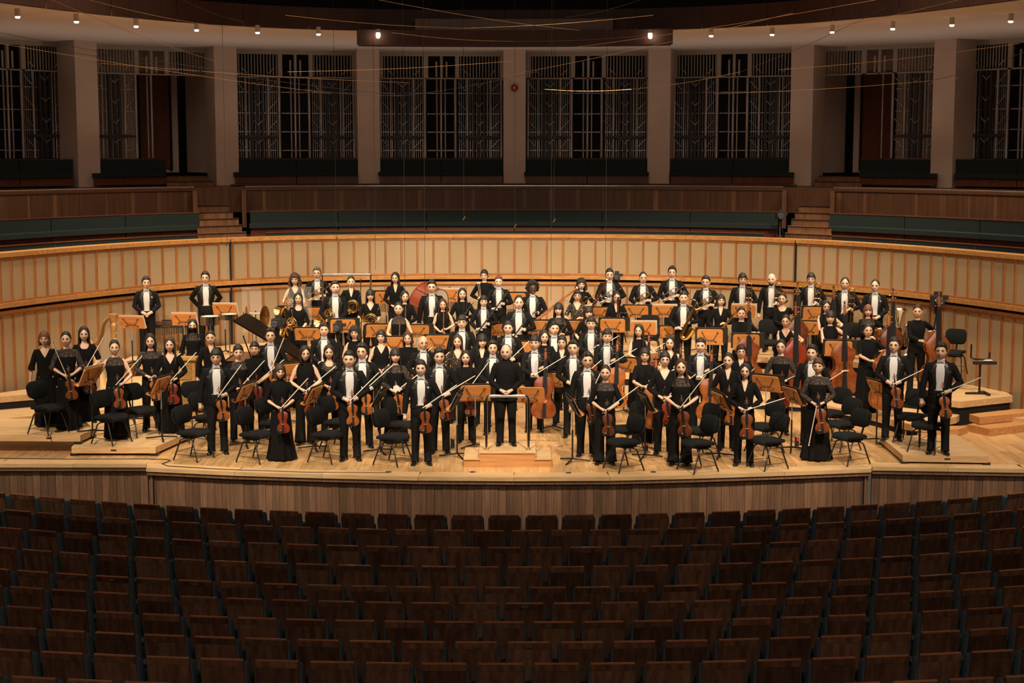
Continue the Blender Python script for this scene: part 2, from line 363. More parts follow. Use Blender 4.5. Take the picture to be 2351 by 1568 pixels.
platform(pz([(164, 1026.5), (357, 1026.5), (430, 994), (395, 972), (218, 972)], .15), .15, 'low pale wood platform on blocks left of the front chairs', .5)
platform(pz([(2073, 1045), (2270, 1048), (2196, 998), (2020, 1001)], .14), .14, 'low pale wood platform under the two rightmost string players', .52)
# ---------------------------------------------------------------- gallery
def zat(d, v, u=1175):
    p = cpt(d, u); r = ray(u, v); return CZ+r.z*p[1]/r.y
GAL = [(0, -60, 455), (1, 571, 1790), (2, 1908, 2430)]
nm = ['left section', 'middle section', 'right section']
def bench(d, u0, u1, ztop, zseat, zbase, label, deep=.42, rail='red_wood'):
    t = thing('gallery_bench', label, 'bench', (*cpt(d, (u0+u1)/2), zbase), group='green gallery benches')
    inv = Matrix.Translation(-Vector((*cpt(d, (u0+u1)/2), zbase)))
    def part(n, *a):
        o = strip_obj(n, *a, parent=t); o.matrix_basis = inv
    part('backrest', d, d+.07, zseat-.05, ztop-.02, u0+.7, u1-.7, 'bench_green')
    part('top_rail', d-.01, d+.12, ztop-.018, ztop, u0, u1, rail)
    part('seat_cushion', d-deep, d, zseat-.10, zseat, u0-2, u1-1, 'bench_green')
    part('base', d-deep+.1, d+.05, zbase, zseat-.1, u0+1, u1-1, rail)
for d, vt, vs, ext, nam in ((.95, 527.5, 540, ((-60, 478), (605, 1756), (1877, 2430)), 'right behind the stage wall'), (2.0, 480, 507, ((-60, 455), (571, 1790), (1908, 2430)), 'below the parapet')):
    for g, (u0, u1) in enumerate(ext):
        k = max(2, round((u1-u0)/205)); us = np.linspace(u0, u1, k+1)
        for i in range(k):
            bench(d, us[i], us[i+1], zc(d, vt), zc(d, vs)-(0 if d > 1 else .12), zc(d, vs)-.42, 'dark green bench %s, %s, %s from the left' % (nam, nm[g], ORD[i+1]))
gfl = S(thing('floor_gallery', 'dark stepped floor of the choir gallery behind the stage', None))
for a, b, z in ((.22, 1.6, zc(1, 545)-.2), (1.6, 3.3, zc(2, 532)-.05), (3.3, 6.6, zc(5, 425)), (6.6, 9.5, zc(6.5, 418)-.02)):
    strip_obj('tread', a, b, z-.6, z, -300, 2650, 'dark_wood', gfl, 60)
par = S(thing('wall_parapet', 'wood panelled gallery parapet with a metal handrail', None))
zp1, zp0 = zc(3.3, 434), zc(3.3, 484)
for u0, u1 in ((-150, 445), (558, 1803), (1914, 2520)):
    k = round((u1-u0)/104); us = np.linspace(u0, u1, k+1)
    for i in range(k): strip_obj('panel', 3.3, 3.36, zp0, zp1, us[i]+.08, us[i+1]-.08, 'parapet_wood', par, 30)
    strip_obj('cap', 3.27, 3.45, zp1, zp1+.035, u0-2, u1+2, 'dark_wood', par)
    strip_obj('backing', 3.36, 3.44, zp0, zp1, u0, u1, 'dark_gap', par)
    zr = zc(3.4, 426.5)
    pts = [(*cpt(3.4, u), zr) for u in np.linspace(u0+2, u1-2, 30)]
    build('handrail', MB().tube(pts, .024, 8), 'chrome', par)
    for u in np.arange(u0+5, u1, 104): build('rail_post', MB().tube([(*cpt(3.4, u), zp1+.03), (*cpt(3.4, u), zr)], .012, 6), 'steel_dim', par)
    for u in (u0, u1):
        if 0 < u < 2351: strip_obj('end_panel', 2.1, 3.45, zp0-.3, zp1+.02, u-5, u+5, 'dark_wood', par, 5)
bench(4.6, 527, 1832, zc(4.6, 420.5), zc(4.6, 438), zc(4.6, 460), 'dark green bench row hidden behind the middle parapet')
# stairs in the two aisles
for side, lab, us in ((0, 'left', [(450, 562)]*2+[(449, 552), (448, 545), (447, 532), (447, 524), (447, 516), (447, 512), (400, 497), (381, 488), (381, 478)]),
                      (1, 'right', [(1806, 1915)]*2+[(1812, 1913), (1820, 1912), (1828, 1912), (1836, 1912), (1842, 1912), (1846, 1912), (1866, 1960), (1872, 1980), (1880, 1980)])):
    st = S(thing('stairs_'+lab, 'wooden aisle stairs up the gallery, %s side' % lab, None))
    for k, (u0, u1) in enumerate(us):
        d0 = .35+k*.56; z = zc(.4, 543)+k*.138
        o = strip_obj('step', d0, d0+.62, z-.14, z, u0, u1, 'parapet_wood', st, 20)
        strip_obj('nosing', d0-.02, d0+.03, z, z+.012, u0, u1, 'dark_gap', o, 20)
# columns, bays, soffit
ZS = zat(7.1, 119); ZB = zc(6.2, 421)
COLS = [183, 511, 844, 1182, 1517, 1851.5, 2186, 2521, -150]
for n_, u in enumerate(COLS):
    o = tangent_box('column', 6.65, u, (.60, 1.0, ZS-ZB+.5), (ZS+ZB-.5)/2, 'plaster'); S(o)
    o['label'] = 'beige plaster column between organ bays, %s' % ('%s from the left' % ORD[n_+1] if n_ < 7 else ['beyond the right edge', 'beyond the left edge'][n_-7])
    if n_ == 3:
        t = thing('fire_alarm', 'round red fire alarm bell on the middle column', 'alarm', M=Matrix.Translation((*cpt(6.13, 1181), zat(6.13, 202, 1181))) @ Matrix.Rotation(PI/2, 4, 'X'))
        build('dome', MB().lathe([(.0, 0), (.098, 0), (.1, .03), (.085, .06), (.03, .075), (0, .075)], 24), 'alarm_red', t)
        build('label_disc', MB().lathe([(0, .07), (.028, .07), (.028, .079), (0, .079)], 16), 'paper', t)
BW, BH = 3.40, ZS-zat(7.3, 362)
def bay_parts():
    P = []; fx_ = lambda c: (c-1377)/785*BW; fz = lambda c: (1012-c)/(1012-345)*BH
    mb = MB()
    for a, b, c, d in ((990, 1770, 345, 372), (990, 1018, 372, 515), (1742, 1770, 372, 515), (1270, 1297, 372, 515), (1465, 1490, 372, 515), (1372, 1388, 372, 515), (990, 1770, 508, 516)):
        mb.box(((fx_(a)+fx_(b))/2, 0, (fz(c)+fz(d))/2), (fx_(b)-fx_(a), .09, fz(c)-fz(d)))
    P.append(('transom_frame', mb.mesh('transom_frame', 'steel_frame', False), []))
    mb = MB(); r2 = random.Random(3)
    for a, b in ((1022, 1268), (1494, 1738)):
        for x in np.arange(a+6, b, 19.5): mb.box((fx_(x), .03, fz(440)), (.026, .03, fz(372)-fz(508)))
        for s in (-1, 1): mb.box((fx_((a+b)/2+s*85), .0, fz(472)), (.22, .02, .022), (0, -s*.75, 0))
    for x in (1348, 1411): mb.box((fx_(x), -.02, fz(455)), (.045, .03, .42))
    P.append(('transom_slats', mb.mesh('transom_slats', 'steel_frame', False), []))
    for x, w_ in ((1000, 20), (1062, 12), (1088, 9), (1205, 17), (1275, 20), (1350, 11), (1376, 15), (1402, 10), (1465, 18), (1540, 17), (1665, 12), (1685, 10), (1752, 20)):
        P.append(('post', MB().tube([(fx_(x), 0, fz(1012)), (fx_(x), 0, fz(517))], w_/785*BW/2, 8).mesh('post', 'steel_dim'), []))
    for x, w_ in ((1104, 16), (1138, 20), (1168, 14), (1580, 14), (1612, 22), (1645, 15)):
        P.append(('dark_post', MB().box((fx_(x), -.03, fz(765)), (w_/785*BW, .06, fz(517)-fz(1012))).mesh('dark_post', 'steel_dark', False), []))
    mb = MB()
    for x in list(np.arange(1018, 1270, 13.5))+list(np.arange(1490, 1740, 13.5)): mb.tube([(fx_(x), .07, fz(1012)), (fx_(x), .07, fz(517))], .013, 5)
    P.append(('rods', mb.mesh('rods', 'steel_dim'), []))
    mb = MB()
    for y in (605, 735, 850, 966):
        for a, b in ((1005, 1262), (1290, 1455), (1482, 1745)): mb.box(((fx_(a)+fx_(b))/2, .03, fz(y)), (fx_(b)-fx_(a), .03, .024))
    P.append(('cross_bars', mb.mesh('cross_bars', 'steel_dim', False), []))
    mb = MB()
    for y in (560, 680, 800, 915):
        for a, b in ((1005, 1052), (1258, 1210), (1482, 1530), (1742, 1690)): mb.tube([(fx_(a), -.03, fz(y-20)), (fx_(b), -.03, fz(y+32))], .014, 5)
        for a, b in ((1150, 1138), (1126, 1138), (1600, 1612), (1624, 1612)): mb.tube([(fx_(a+(a-b)*1.2), -.06, fz(y-18)), (fx_(b), -.06, fz(y+8))], .012, 5)
    P.append(('braces', mb.mesh('braces', 'steel_dim'), []))
    for c in (1134, 1612):
        pts = [(fx_(c+s), z_) for s, z_ in ((-132, fz(886)), (-50, fz(893)), (50, fz(893)), (132, fz(886)), (132, fz(878)), (50, fz(872)), (-50, fz(872)), (-132, fz(878)))]
        mb = MB(); n = len(pts); mb.add([(x, -.08, z_) for x, z_ in pts]+[(x, -.02, z_) for x, z_ in pts], [tuple(range(n)), tuple(range(2*n-1, n-1, -1))]+[((i+1) % n, i, n+i, n+(i+1) % n) for i in range(n)])
        P.append(('wing_beam', mb.mesh('wing_beam', 'steel_dark', False), []))
    P.append(('backing', MB().box((0, .25, BH/2), (BW+.25, .02, BH)).mesh('backing', 'void', False), []))
    return P
BAY = bay_parts()
bayn = ['leftmost, cut by the picture edge', 'with the left doorway', 'third from the left', 'left of the fire alarm', 'right of the fire alarm', 'third from the right', 'with the right doorway', 'rightmost, cut by the picture edge']
for k, (u0, u1) in enumerate(zip([-150]+COLS[:7], COLS[:8])):
    a, b = cpt(7.25, u0), cpt(7.25, u1); c = (a+b)/2; ang = math.atan2(b[1]-a[1], b[0]-a[0]); wsc = (np.linalg.norm(b-a)-.60)/BW
    M = Matrix.Translation((c[0], c[1], zat(7.3, 362))) @ Matrix.Rotation(ang, 4, 'Z') @ Matrix.Scale(wsc, 4, (1, 0, 0))
    t = thing('organ_grille', 'steel organ grille in a gallery bay, %s' % bayn[k], 'grille', M=M, group='organ grilles in the gallery bays')
    tree = BAY
    if k in (1, 6):
        keep = (lambda x: x < .0) if k == 1 else (lambda x: x > .0)
        tree = [p for p in BAY if p[0] in ('transom_frame', 'transom_slats') or (p[0] in ('post', 'dark_post', 'wing_beam') and keep(np.mean([v.co.x for v in p[1].vertices])))]
        for n2 in ('rods', 'cross_bars', 'braces'):
            src = [p for p in BAY if p[0] == n2][0][1]; me = src.copy(); V = np.array([v.co for v in me.vertices])
            import bmesh
            bm = bmesh.new(); bm.from_mesh(me); bmesh.ops.delete(bm, geom=[v for v in bm.verts if not keep(v.co.x)], context='VERTS'); bm.to_mesh(me); bm.free(); tree.append((n2, me, []))
        dr = S(thing('door_%d' % (1 if k == 1 else 2), 'dark wooden gallery door in a recess beside the organ grille', None, M=M))
        s = 1 if k == 1 else -1
        build('recess', MB().box((s*.15, 1.6, BH/2-.2), (BW*.7, .05, BH+.4)), 'plaster', dr, smooth=False)
        build('leaf', MB().box((s*.62, 1.5, 1.0), (.85, .06, 2.6)), 'red_wood', dr, smooth=False)
        build('frame', MB().box((s*.16, 1.5, 1.0), (.07, .09, 2.7)).box((s*1.08, 1.5, 1.0), (.07, .09, 2.7)), 'dark_gap', dr, smooth=False)
        build('reveal', MB().box((s*BW*.49, .85, BH/2-.2), (.06, 1.7, BH+.4)), 'plaster', dr, smooth=False)
    place(tree, t)
for k, (u0, u1) in enumerate([(-80, 167), (212, 381), (537, 822), (870, 1155), (1206, 1491), (1540, 1825), (1975, 2155), (2195, 2480)]):
    n2 = 1 if k in (1, 6) else 2
    us = np.linspace(u0, u1, n2+1)
    for i in range(n2): bench(6.25, us[i], us[i+1], zc(6.25, 363.5), zc(5.9, 394), zc(6.2, 419), 'dark green bench under the grille %s%s' % (bayn[k], '' if n2 == 1 else [', left half', ', right half'][i]), .4)
cl = S(strip_obj('ceiling', -.45, 8.5, ZS, ZS+.1, -330, 2690, 'plaster_ceiling')); cl['label'] = 'white curved soffit above the organ bays with small downlights'
bd = S(thing('trim_1', 'dark brown wood band along the edge of the soffit', None))
for a in range(-330, 2650, 149): strip_obj('board', -.55, -.42, ZS-.02, ZS+.46, a+.5, a+148.5, 'brown_band', bd, 30)
bx = S(thing('trim_2', 'dark brown projecting wood canopy above the middle bays', None))
for a, b in zip(np.linspace(822, 1542, 6), np.linspace(822, 1542, 6)[1:]): strip_obj('board', -1.3, -1.2, zat(-1.3, 105), zat(-1.3, 70), a+.3, b-.3, 'brown_band', bx, 30)
strip_obj('return', -1.2, -.5, zat(-1.3, 105)+.02, zat(-1.3, 70), 826, 1538, 'brown_band', bx, 30)
strip_obj('upper_board', -.95, -.6, zat(-.9, 70), zat(-.9, 44), 955, 1405, 'dark_wood', bx, 30)
S(build('ceiling_void', MB().box((0, 18, 17.5), (44, 60, .2)), 'void', smooth=False))
S(build('wall_far', MB().box((0, 48.5, 8), (44, .2, 20)), 'void', smooth=False))
S(build('wall_left', MB().box((-21, 18, 8), (.2, 60, 20)), 'dark_wood', smooth=False)); S(build('wall_right', MB().box((21, 18, 8), (.2, 60, 20)), 'dark_wood', smooth=False))
# downlights
DL = [(40, 24), (175, 36), (312, 47), (451, 56), (591, 62), (731, 66), (1633, 70), (1773, 67), (1911, 61), (2050, 53), (2186, 44), (2321, 35)]
for n_, (u, v) in enumerate(DL):
    p = at_z(u, v-2, ZS-.02); t = thing('downlight', 'small white cylinder downlight on the soffit, %s from the left' % ORD[n_+1 if n_ < 6 else n_+3], 'downlight', p, group='soffit downlights')
    build('housing', MB().lathe([(.0, .02), (.05, .02), (.05, -.13), (.0, -.13)], 14), 'lamp_case', t)
    build('lens', MB().lathe([(0, -.131), (.044, -.131), (.05, -.15), (.03, -.165), (0, -.168)], 14), 'lamp_glow', t)
    l = bpy.data.lights.new('downlight_lamp', 'SPOT'); l.energy = 190; l.spot_size = 2.4; l.spot_blend = 1; l.color = (1, .78, .58); l.shadow_soft_size = .05
    lo = bpy.data.objects.new('downlight_lamp', l); C.objects.link(lo); lo.parent = t; lo.location = (0, 0, -.2)
for n_, (u, v) in enumerate(((868, 70), (1493, 71))):
    p = at_y(u, v, cpt(-1.45, u)[1]); t = thing('downlight', 'glowing lamp hanging in front of the brown canopy, %s end' % ('left', 'right')[n_], 'downlight', p, group='soffit downlights')
    build('housing', MB().lathe([(.0, .03), (.045, .03), (.045, -.05), (.0, -.05)], 14).box((0, .12, .0), (.03, .3, .03)), 'lamp_case', t)
    build('bulb', MB().lathe([(0, -.05), (.043, -.05), (.048, -.12), (.035, -.16), (0, -.175)], 14), 'lamp_bright', t)

for u in [(a+b)/2 for a, b in zip([-150]+COLS[:7], COLS[:8])]:   # added warm fill without real fittings, brightens soffit and bays
    q = cpt(4.1, u); l = bpy.data.lights.new('added_soffit_fill', 'SPOT'); l.energy = 62; l.spot_size = 2.35; l.spot_blend = 1; l.color = (1, .80, .66); l.shadow_soft_size = .06
    lo = bpy.data.objects.new('added_soffit_fill', l); C.objects.link(lo); lo.location = (q[0], q[1], zc(5, 425)+.12); lo.rotation_euler = (PI, 0, 0)
# ---------------------------------------------------------------- stalls seats
def seat_tree(plq):
    w_, L = .418, []
    mb = MB()
    # wooden back shell: slightly curved board leaning away from the stage
    R = []
    for z, y in ((-.62, .06), (-.45, .02), (-.2, -.015), (0, -.05)):
        R.append(np.array([(x, y+s*.012-.02*(1-(2*x/w_)**2)*0, z) for s, x in [(-1, -w_/2), (-1, w_/2), (1, w_/2), (1, -w_/2)]]))
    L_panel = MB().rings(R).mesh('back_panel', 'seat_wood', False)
    cap = MB().box((0, -.052, .004), (w_, .03, .012)).mesh('cap', 'cap_wood', False)
    band = MB().box((0, -.0572, -.035), (w_, .004, .066), (.172, 0, 0)).mesh('head_band', 'seat_wood', False)
    cu = MB()
    R = []
    for z, y, s in ((-.62, .13, .9), (-.5, .10, 1), (-.2, .06, 1), (-.075, .035, 1), (-.045, .02, .96)):
        hw = (w_/2+.026)*s
        R.append(np.array([(-hw, y-.045, z), (-hw*.97, y-.065, z), (hw*.97, y-.065, z), (hw, y-.045, z), (hw, y+.035, z), (hw*.85, y+.06, z), (-hw*.85, y+.06, z), (-hw, y+.035, z)]))
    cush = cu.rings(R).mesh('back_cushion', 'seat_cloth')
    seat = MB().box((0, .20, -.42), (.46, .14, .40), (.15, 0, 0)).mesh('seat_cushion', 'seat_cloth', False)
    arm = MB()
    arm.tube([(.275, .0, -.33), (.275, .05, -.318), (.275, .38, -.33), (.275, .42, -.345)], [.02, .033, .033, .022], 8, flat=.8)
    arm = arm.mesh('armrest', 'arm_cloth')
    std = MB().box((.275, .2, -.66), (.035, .28, .62)).mesh('stanchion', 'black_metal', False)
    T = [('back_panel', L_panel, [('cap', cap, []), ('head_band', band, [])] if False else []), ('cap', cap, []), ('head_band', band, []), ('back_cushion', cush, []), ('seat_cushion', seat, []), ('armrest', arm, []), ('stanchion', std, [])]
    if plq: T.append(('plaque', MB().lathe([(0, 0), (.045, 0), (.045, .004), (0, .004)], 18, Matrix.Translation((0, -.067, -.030)) @ Matrix.Rotation(PI/2+.16, 4, 'X') @ Matrix.Diagonal((1.0, .5, 1, 1))).mesh('plaque', 'plaque'), []))
    return T
ST, STP = seat_tree(0), seat_tree(1)
ROWS = [(1182, 897, 0), (1217, 938, 0), (1256, 967, 0), (1300, 1005, 0), (1347, 1049, 1), (1383, 984, 2), (1426, 922, 0), (1472, 966, 3), (1521, 883, 0), (1580, 1010, 0)]
fl = S(thing('floor_stalls', 'dark floor of the stalls stepping up from the stage', None))
R0 = 21.0; SP = .534
PL = {4: (40, 1200), 5: (900, 1230), 7: (1060, 1240)}
for i, (v, u1, _) in enumerate(ROWS):
    D = 22.05-.945*i; z = at_y(1175, v, D).z; R = R0+.945*i; cy = D+R
    row = []
    th0 = math.asin((u1-CU)/F*D/R)
    for k in range(-22, 23):
        th = th0+k*SP/R; p = Vector((R*math.sin(th), cy-R*math.cos(th), z))
        dep = p.y*math.cos(PITCH)-(z-CZ)*math.sin(PITCH); u = CU+F*p.x/dep
        hw = .235/dep*F
        if -hw+3 < u < 2351+hw-3: row.append((u, p, th))
    row.sort(key=lambda r: r[0])
    for k, (u, p, th) in enumerate(row):
        pl = i in PL and PL[i][0] < u < PL[i][1] and random.random() < .8
        j = random.uniform(-.012, .012)
        t = thing('stalls_seat', 'brown wood-backed stalls seat, %s row from the stage, %s from the left%s' % (ORD[i+1], ORD[k+1], ', with oval plaque' if pl else ''), 'seat',
                  M=Matrix.Translation(p) @ Matrix.Rotation(th+j, 4, 'Z'), group='stalls seats facing the stage')
        place(STP if pl else ST, t)
    pts = [(R*math.sin(a), cy-R*math.cos(a)) for a in np.linspace(-.5, .5, 26)]; pt2 = [((R+1.0)*math.sin(a), cy-(R+1.0)*math.cos(a)) for a in np.linspace(.5, -.5, 26)]
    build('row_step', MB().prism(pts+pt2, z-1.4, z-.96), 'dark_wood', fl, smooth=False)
    if i == 0:
        pts0 = [((R-3)*math.sin(a), cy-(R-3)*math.cos(a)) for a in np.linspace(.6, -.6, 26)]
        build('row_step', MB().prism(pts+pts0, z-1.4, z-.97), 'dark_wood', fl, smooth=False)
# ---------------------------------------------------------------- furniture and instruments (each returns a tree of parts)
def rrect(w_, h, r, n=4):
    P = []
    for cx, cz, a0 in ((w_/2-r, h/2-r, 0), (-w_/2+r, h/2-r, 90), (-w_/2+r, -h/2+r, 180), (w_/2-r, -h/2+r, 270)):
        for i in range(n+1): a = math.radians(a0+90*i/n); P.append((cx+r*math.cos(a), cz+r*math.sin(a)))
    return P
def slab(poly, y0, y1, M=None):       # poly in XZ, thickness in Y
    n = len(poly); V = np.array([(x, y0, z) for x, z in poly]+[(x, y1, z) for x, z in poly])
    if M is not None: V = xf(M, V)
    return V, [tuple(range(n)), tuple(range(2*n-1, n-1, -1))]+[((i+1) % n, i, n+i, n+(i+1) % n) for i in range(n)]
def stand_tree(kind='desk'):
    T = []; M = Matrix.Translation((0, 0, 1.10)) @ Matrix.Rotation(math.radians(24), 4, 'X')
    wood = kind != 'black'
    T.append(('desk', MB().add(*slab(rrect(.52, .345, .05), -.010, .010, M)).mesh('desk', 'desk_wood' if wood else 'black_metal', False), []))
    mb = MB(); V = MB().box((0, .035, -.185), (.55, .085, .014)).box((0, .075, -.176), (.55, .008, .03))
    for v in V.v: mb.v.append(xf(M, v))
    mb.f, mb.m, mb.n = V.f, V.m, V.n
    T.append(('ledge', mb.mesh('ledge', 'desk_wood' if wood else 'desk_wood', False), []))
    br = MB(); kn = []
    for sx, sz in ((-1, 1), (1, 1), (-1, -1), (1, -1)):
        a = xf(M, [(sx*.07, -.03, -.07)])[0]; b = xf(M, [(sx*(.155 if sz > 0 else .125), -.022, .105 if sz > 0 else -.115)])[0]
        br.tube([a, b], .0055, 6); kn.append(b)
    a, b = xf(M, [(-.075, -.03, -.07), (.075, -.03, -.07)]); br.tube([a, b], .009, 6)
    T.append(('bracket', br.mesh('bracket', 'black_metal'), []))
    for b in kn: T.append(('knob', MB().ball(b, (.016, .010, .016), 8, 5).mesh('knob', 'black_plastic'), []))
    c = xf(M, [(0, -.028, -.07)])[0]
    T.append(('pole', MB().tube([c, (c[0], c[1], .60)], .0085, 8).mesh('pole', 'steel_dim'), []))
    T.append(('lower_tube', MB().tube([(c[0], c[1], .62), (c[0], c[1], .06)], .014, 8).mesh('lower_tube', 'black_metal'), []))
    for k in range(3):
        an = math.radians(90+120*k); T.append(('foot', MB().tube([(c[0], c[1], .075), (c[0]+.10*math.cos(an), c[1]+.10*math.sin(an), .05), (c[0]+.30*math.cos(an), c[1]+.30*math.sin(an), .02)], [.018, .016, .014], 6).mesh('foot', 'black_metal'), []))
    return T
STAND = stand_tree(); STANDB = stand_tree('black')
MS = Matrix.Translation((0, 0, 1.10)) @ Matrix.Rotation(math.radians(24), 4, 'X')
FOLD = [('cover', MB().add(*slab(rrect(.66, .37, .01), .014, .026, MS @ Matrix.Translation((.03, 0, .025)))).mesh('cover', 'folder', False), []),
        ('sheets', MB().add(*slab(rrect(.60, .33, .005), .027, .032, MS @ Matrix.Translation((.03, 0, .025)))).mesh('sheets', 'paper', False), [])]
SHEET = [('sheets', MB().add(*slab(rrect(.54, .36, .006), .012, .018, MS @ Matrix.Translation((.02, 0, .03)))).mesh('sheets', 'paper', False), [])]
def chair_tree():
    T = []
    R = []
    for z, s, dz in ((.435, .90, 0), (.445, 1, 0), (.475, 1, 0), (.490, .93, 0)):
        R.append(np.array([(x*s, y*s, z+.025*math.cos(2.4*(y+.04)/.22)*.6-(.03 if y < -.19 else 0)) for x, y in rrect(.44, .44, .09, 5)]))
    T.append(('seat', MB().rings(R).mesh('seat', 'chair_cloth'), []))
    M = Matrix.Translation((0, .215, .735)) @ Matrix.Rotation(math.radians(-14), 4, 'X')
    R = []
    for y, s in ((-.024, .9), (-.014, 1), (.014, 1), (.022, .93)):
        R.append(xf(M, [(x*s, y+.035*(1-(2*x/.41)**2)*1.0-.02, z*s) for x, z in rrect(.41, .30, .10, 5)]))
    T.append(('backrest', MB().rings(R).mesh('backrest', 'chair_cloth'), []))
    T.append(('back_shell', MB().add(*slab(rrect(.36, .25, .08), .055, .07, M)).mesh('back_shell', 'black_plastic'), []))
    T.append(('back_support', MB().tube([(0, .10, .40), (0, .23, .42), (0, .275, .55), (0, .285, .72)], [.018, .018, .016, .014], 8).mesh('back_support', 'black_metal'), []))
    T.append(('mechanism', MB().box((0, .02, .405), (.30, .26, .035)).box((0, .05, .375), (.16, .18, .04)).tube([(-.2, .06, .39), (.2, .06, .39)], .012, 6).mesh('mechanism', 'black_metal', False), []))
    for sx in (-1, 1):
        for sy in (-1, 1):
            T.append(('leg', MB().tube([(sx*.10, sy*.02, .375), (sx*.17, sy*.08, .37), (sx*.195, sy*.12, .34), (sx*.235, sy*.235, .012)], .0125, 8).mesh('leg', 'black_metal'), []))
        T.append(('stretcher', MB().tube([(sx*.222, -.19, .11), (sx*.222, .19, .11)], .005, 5).mesh('stretcher', 'black_metal'), []))
    T.append(('stretcher', MB().tube([(-.215, .165, .16), (.215, .165, .16)], .005, 5).mesh('stretcher', 'black_metal'), []))
    return T
CHAIR = chair_tree()
PROF = [(0, .0), (.004, .35), (.03, .66), (.08, .88), (.15, .98), (.20, 1.0), (.27, .97), (.33, .88), (.37, .79), (.385, .80), (.40, .68), (.46, .575), (.52, .545), (.58, .565), (.625, .66), (.645, .72), (.665, .70), (.72, .78), (.80, .81), (.87, .77), (.93, .64), (.97, .44), (1.0, .14)]
PROFB = PROF[:16]+[(.665, .70), (.72, .77), (.78, .73), (.84, .58), (.90, .40), (.95, .25), (1.0, .13)]
def fiddle(s=1., t=.034, var='varnish_o', prof=PROF, endpin=0, W=.103, hs=1.):
    L = .356*s; W = W*s; out = [(hw*W, z*L) for z, hw in prof]; out = out+[(-x, z) for x, z in out[::-1][0:-1]]
    out = [p for i, p in enumerate(out) if i == 0 or abs(p[0]-out[i-1][0])+abs(p[1]-out[i-1][1]) > 1e-6]
    h = .011*s; zc_ = L*.5; R = []
    for sc, y in ((.45, t/2+h), (.80, t/2+h*.75), (.97, t/2+h*.1), (1, t/2), (.975, t/2-.004*s), (.975, -t/2+.004*s), (1, -t/2), (.97, -t/2-h*.1), (.80, -t/2-h*.75), (.45, -t/2-h)):
        R.append(np.array([(x*sc, y, zc_+(z-zc_)*sc) for x, z in out]))
    R = R[::-1]
    fh = []
    for sx in (-1, 1):
        pts = [(sx*(.036+dx)*s, -t/2-h*.80, (.155+dz)*s) for dx, dz in ((-.013, .034), (-.008, .037), (-.004, .028), (0, 0), (.005, -.026), (.009, -.034), (.013, -.029))]
        fh.append(('f_hole', MB().tube(pts, .0024*s, 5).mesh('f_hole', 'ebony'), []))
    yf = -t/2-h-.010*s
    T = [('body', MB().rings(R).mesh('body', var), fh)]
    T.append(('neck', MB().tube([(0, -t/2+.002*s, L*.97), (0, -t/2-.004*s, L*1.02), (0, -t/2-.004*s, .49*s)], [.016*s*hs, .0135*s*hs, .012*s*hs], 8).mesh('neck', 'maple' if t < .05 else var), []))
    mb = MB(); k_ = .5+hs/2; mb.add([(-.021*s*k_, yf, .215*s), (.021*s*k_, yf, .215*s), (.012*s, yf+.004*s, .492*s), (-.012*s, yf+.004*s, .492*s), (-.019*s, yf+.009*s, .215*s), (.019*s, yf+.009*s, .215*s), (.011*s, yf+.011*s, .492*s), (-.011*s, yf+.011*s, .492*s)],
                        [(3, 2, 1, 0), (4, 5, 6, 7), (0, 1, 5, 4), (1, 2, 6, 5), (2, 3, 7, 6), (3, 0, 4, 7)])
    T.append(('fingerboard', mb.mesh('fingerboard', 'ebony', False), []))
    sc = MB().tube([(0, -t/2-.006*s, .485*s), (0, -t/2-.001*s, .53*s), (0, -t/2+.006*s, .56*s)], [.0115*s*hs, .0125*s*hs, .011*s*hs], 8)
    sp = [(0, -t/2+.001*s+r*math.cos(a)*s, .572*s+r*math.sin(a)*s) for r, a in zip(np.linspace(.017*hs, .004*hs, 16), np.linspace(-.4, 8.6, 16))]
    sc.tube(sp, [.0075*s*hs]*16, 6)
    T.append(('scroll', sc.mesh('scroll', var), []))
    for k in range(4):
        z = (.503+.0155*k)*s; sx = 1 if k % 2 else -1
        T.append(('peg', MB().tube([(-sx*.012*s, -t/2, z), (sx*.026*s*hs, -t/2, z)], .0032*s*hs, 6).ball((sx*.031*s*hs, -t/2, z), (.008*s*hs, .004*s*hs, .007*s*hs), 8, 5).mesh('peg', 'ebony' if t < .15 else 'brass'), []))
    T.append(('bridge', MB().box((0, -t/2-h-.014*s, .150*s), (.042*s, .005*s, .008*s)).box((0, -t/2-h-.008*s, .150*s), (.034*s, .022*s, .004*s)).mesh('bridge', 'bridge_wood', False), []))
    T.append(('tailpiece', MB().box((0, -t/2-h-.010*s, .068*s), (.034*s, .008*s, .112*s), None, 0, .75).mesh('tailpiece', 'ebony', False), []))
    T.append(('strings', MB().add([(-.010*s, yf-.002*s, .12*s), (.010*s, yf-.002*s, .12*s), (.006*s, yf-.003*s, .50*s), (-.006*s, yf-.003*s, .50*s), (0, yf-.001*s, .3*s)], [(0, 1, 4), (2, 3, 4)] if False else [(0, 1, 2, 3)]).mesh('strings', 'ebony', False), []))
    if t < .05: T.append(('chin_rest', MB().ball((-.05*s, -t/2-h*.6-.008*s, .028*s), (.045*s, .012*s, .034*s), 10, 6).mesh('chin_rest', 'ebony'), []))
    if endpin: T.append(('endpin', MB().tube([(0, 0, .01*s), (0, 0, -endpin)], [.007, .004], 6).mesh('endpin', 'chrome'), []))
    return T
VN = {k: fiddle(1, var='varnish_'+k) for k in 'rodb'}
VA = {k: fiddle(1.13, .038, 'varnish_'+k) for k in 'rodb'}
VC = {k: fiddle(2.12, .115, 'varnish_'+k, PROF, .30) for k in 'rodb'}
DB = {k: fiddle(3.12, .20, 'varnish_'+k, PROFB, .12, .098, .62) for k in 'rodb'}
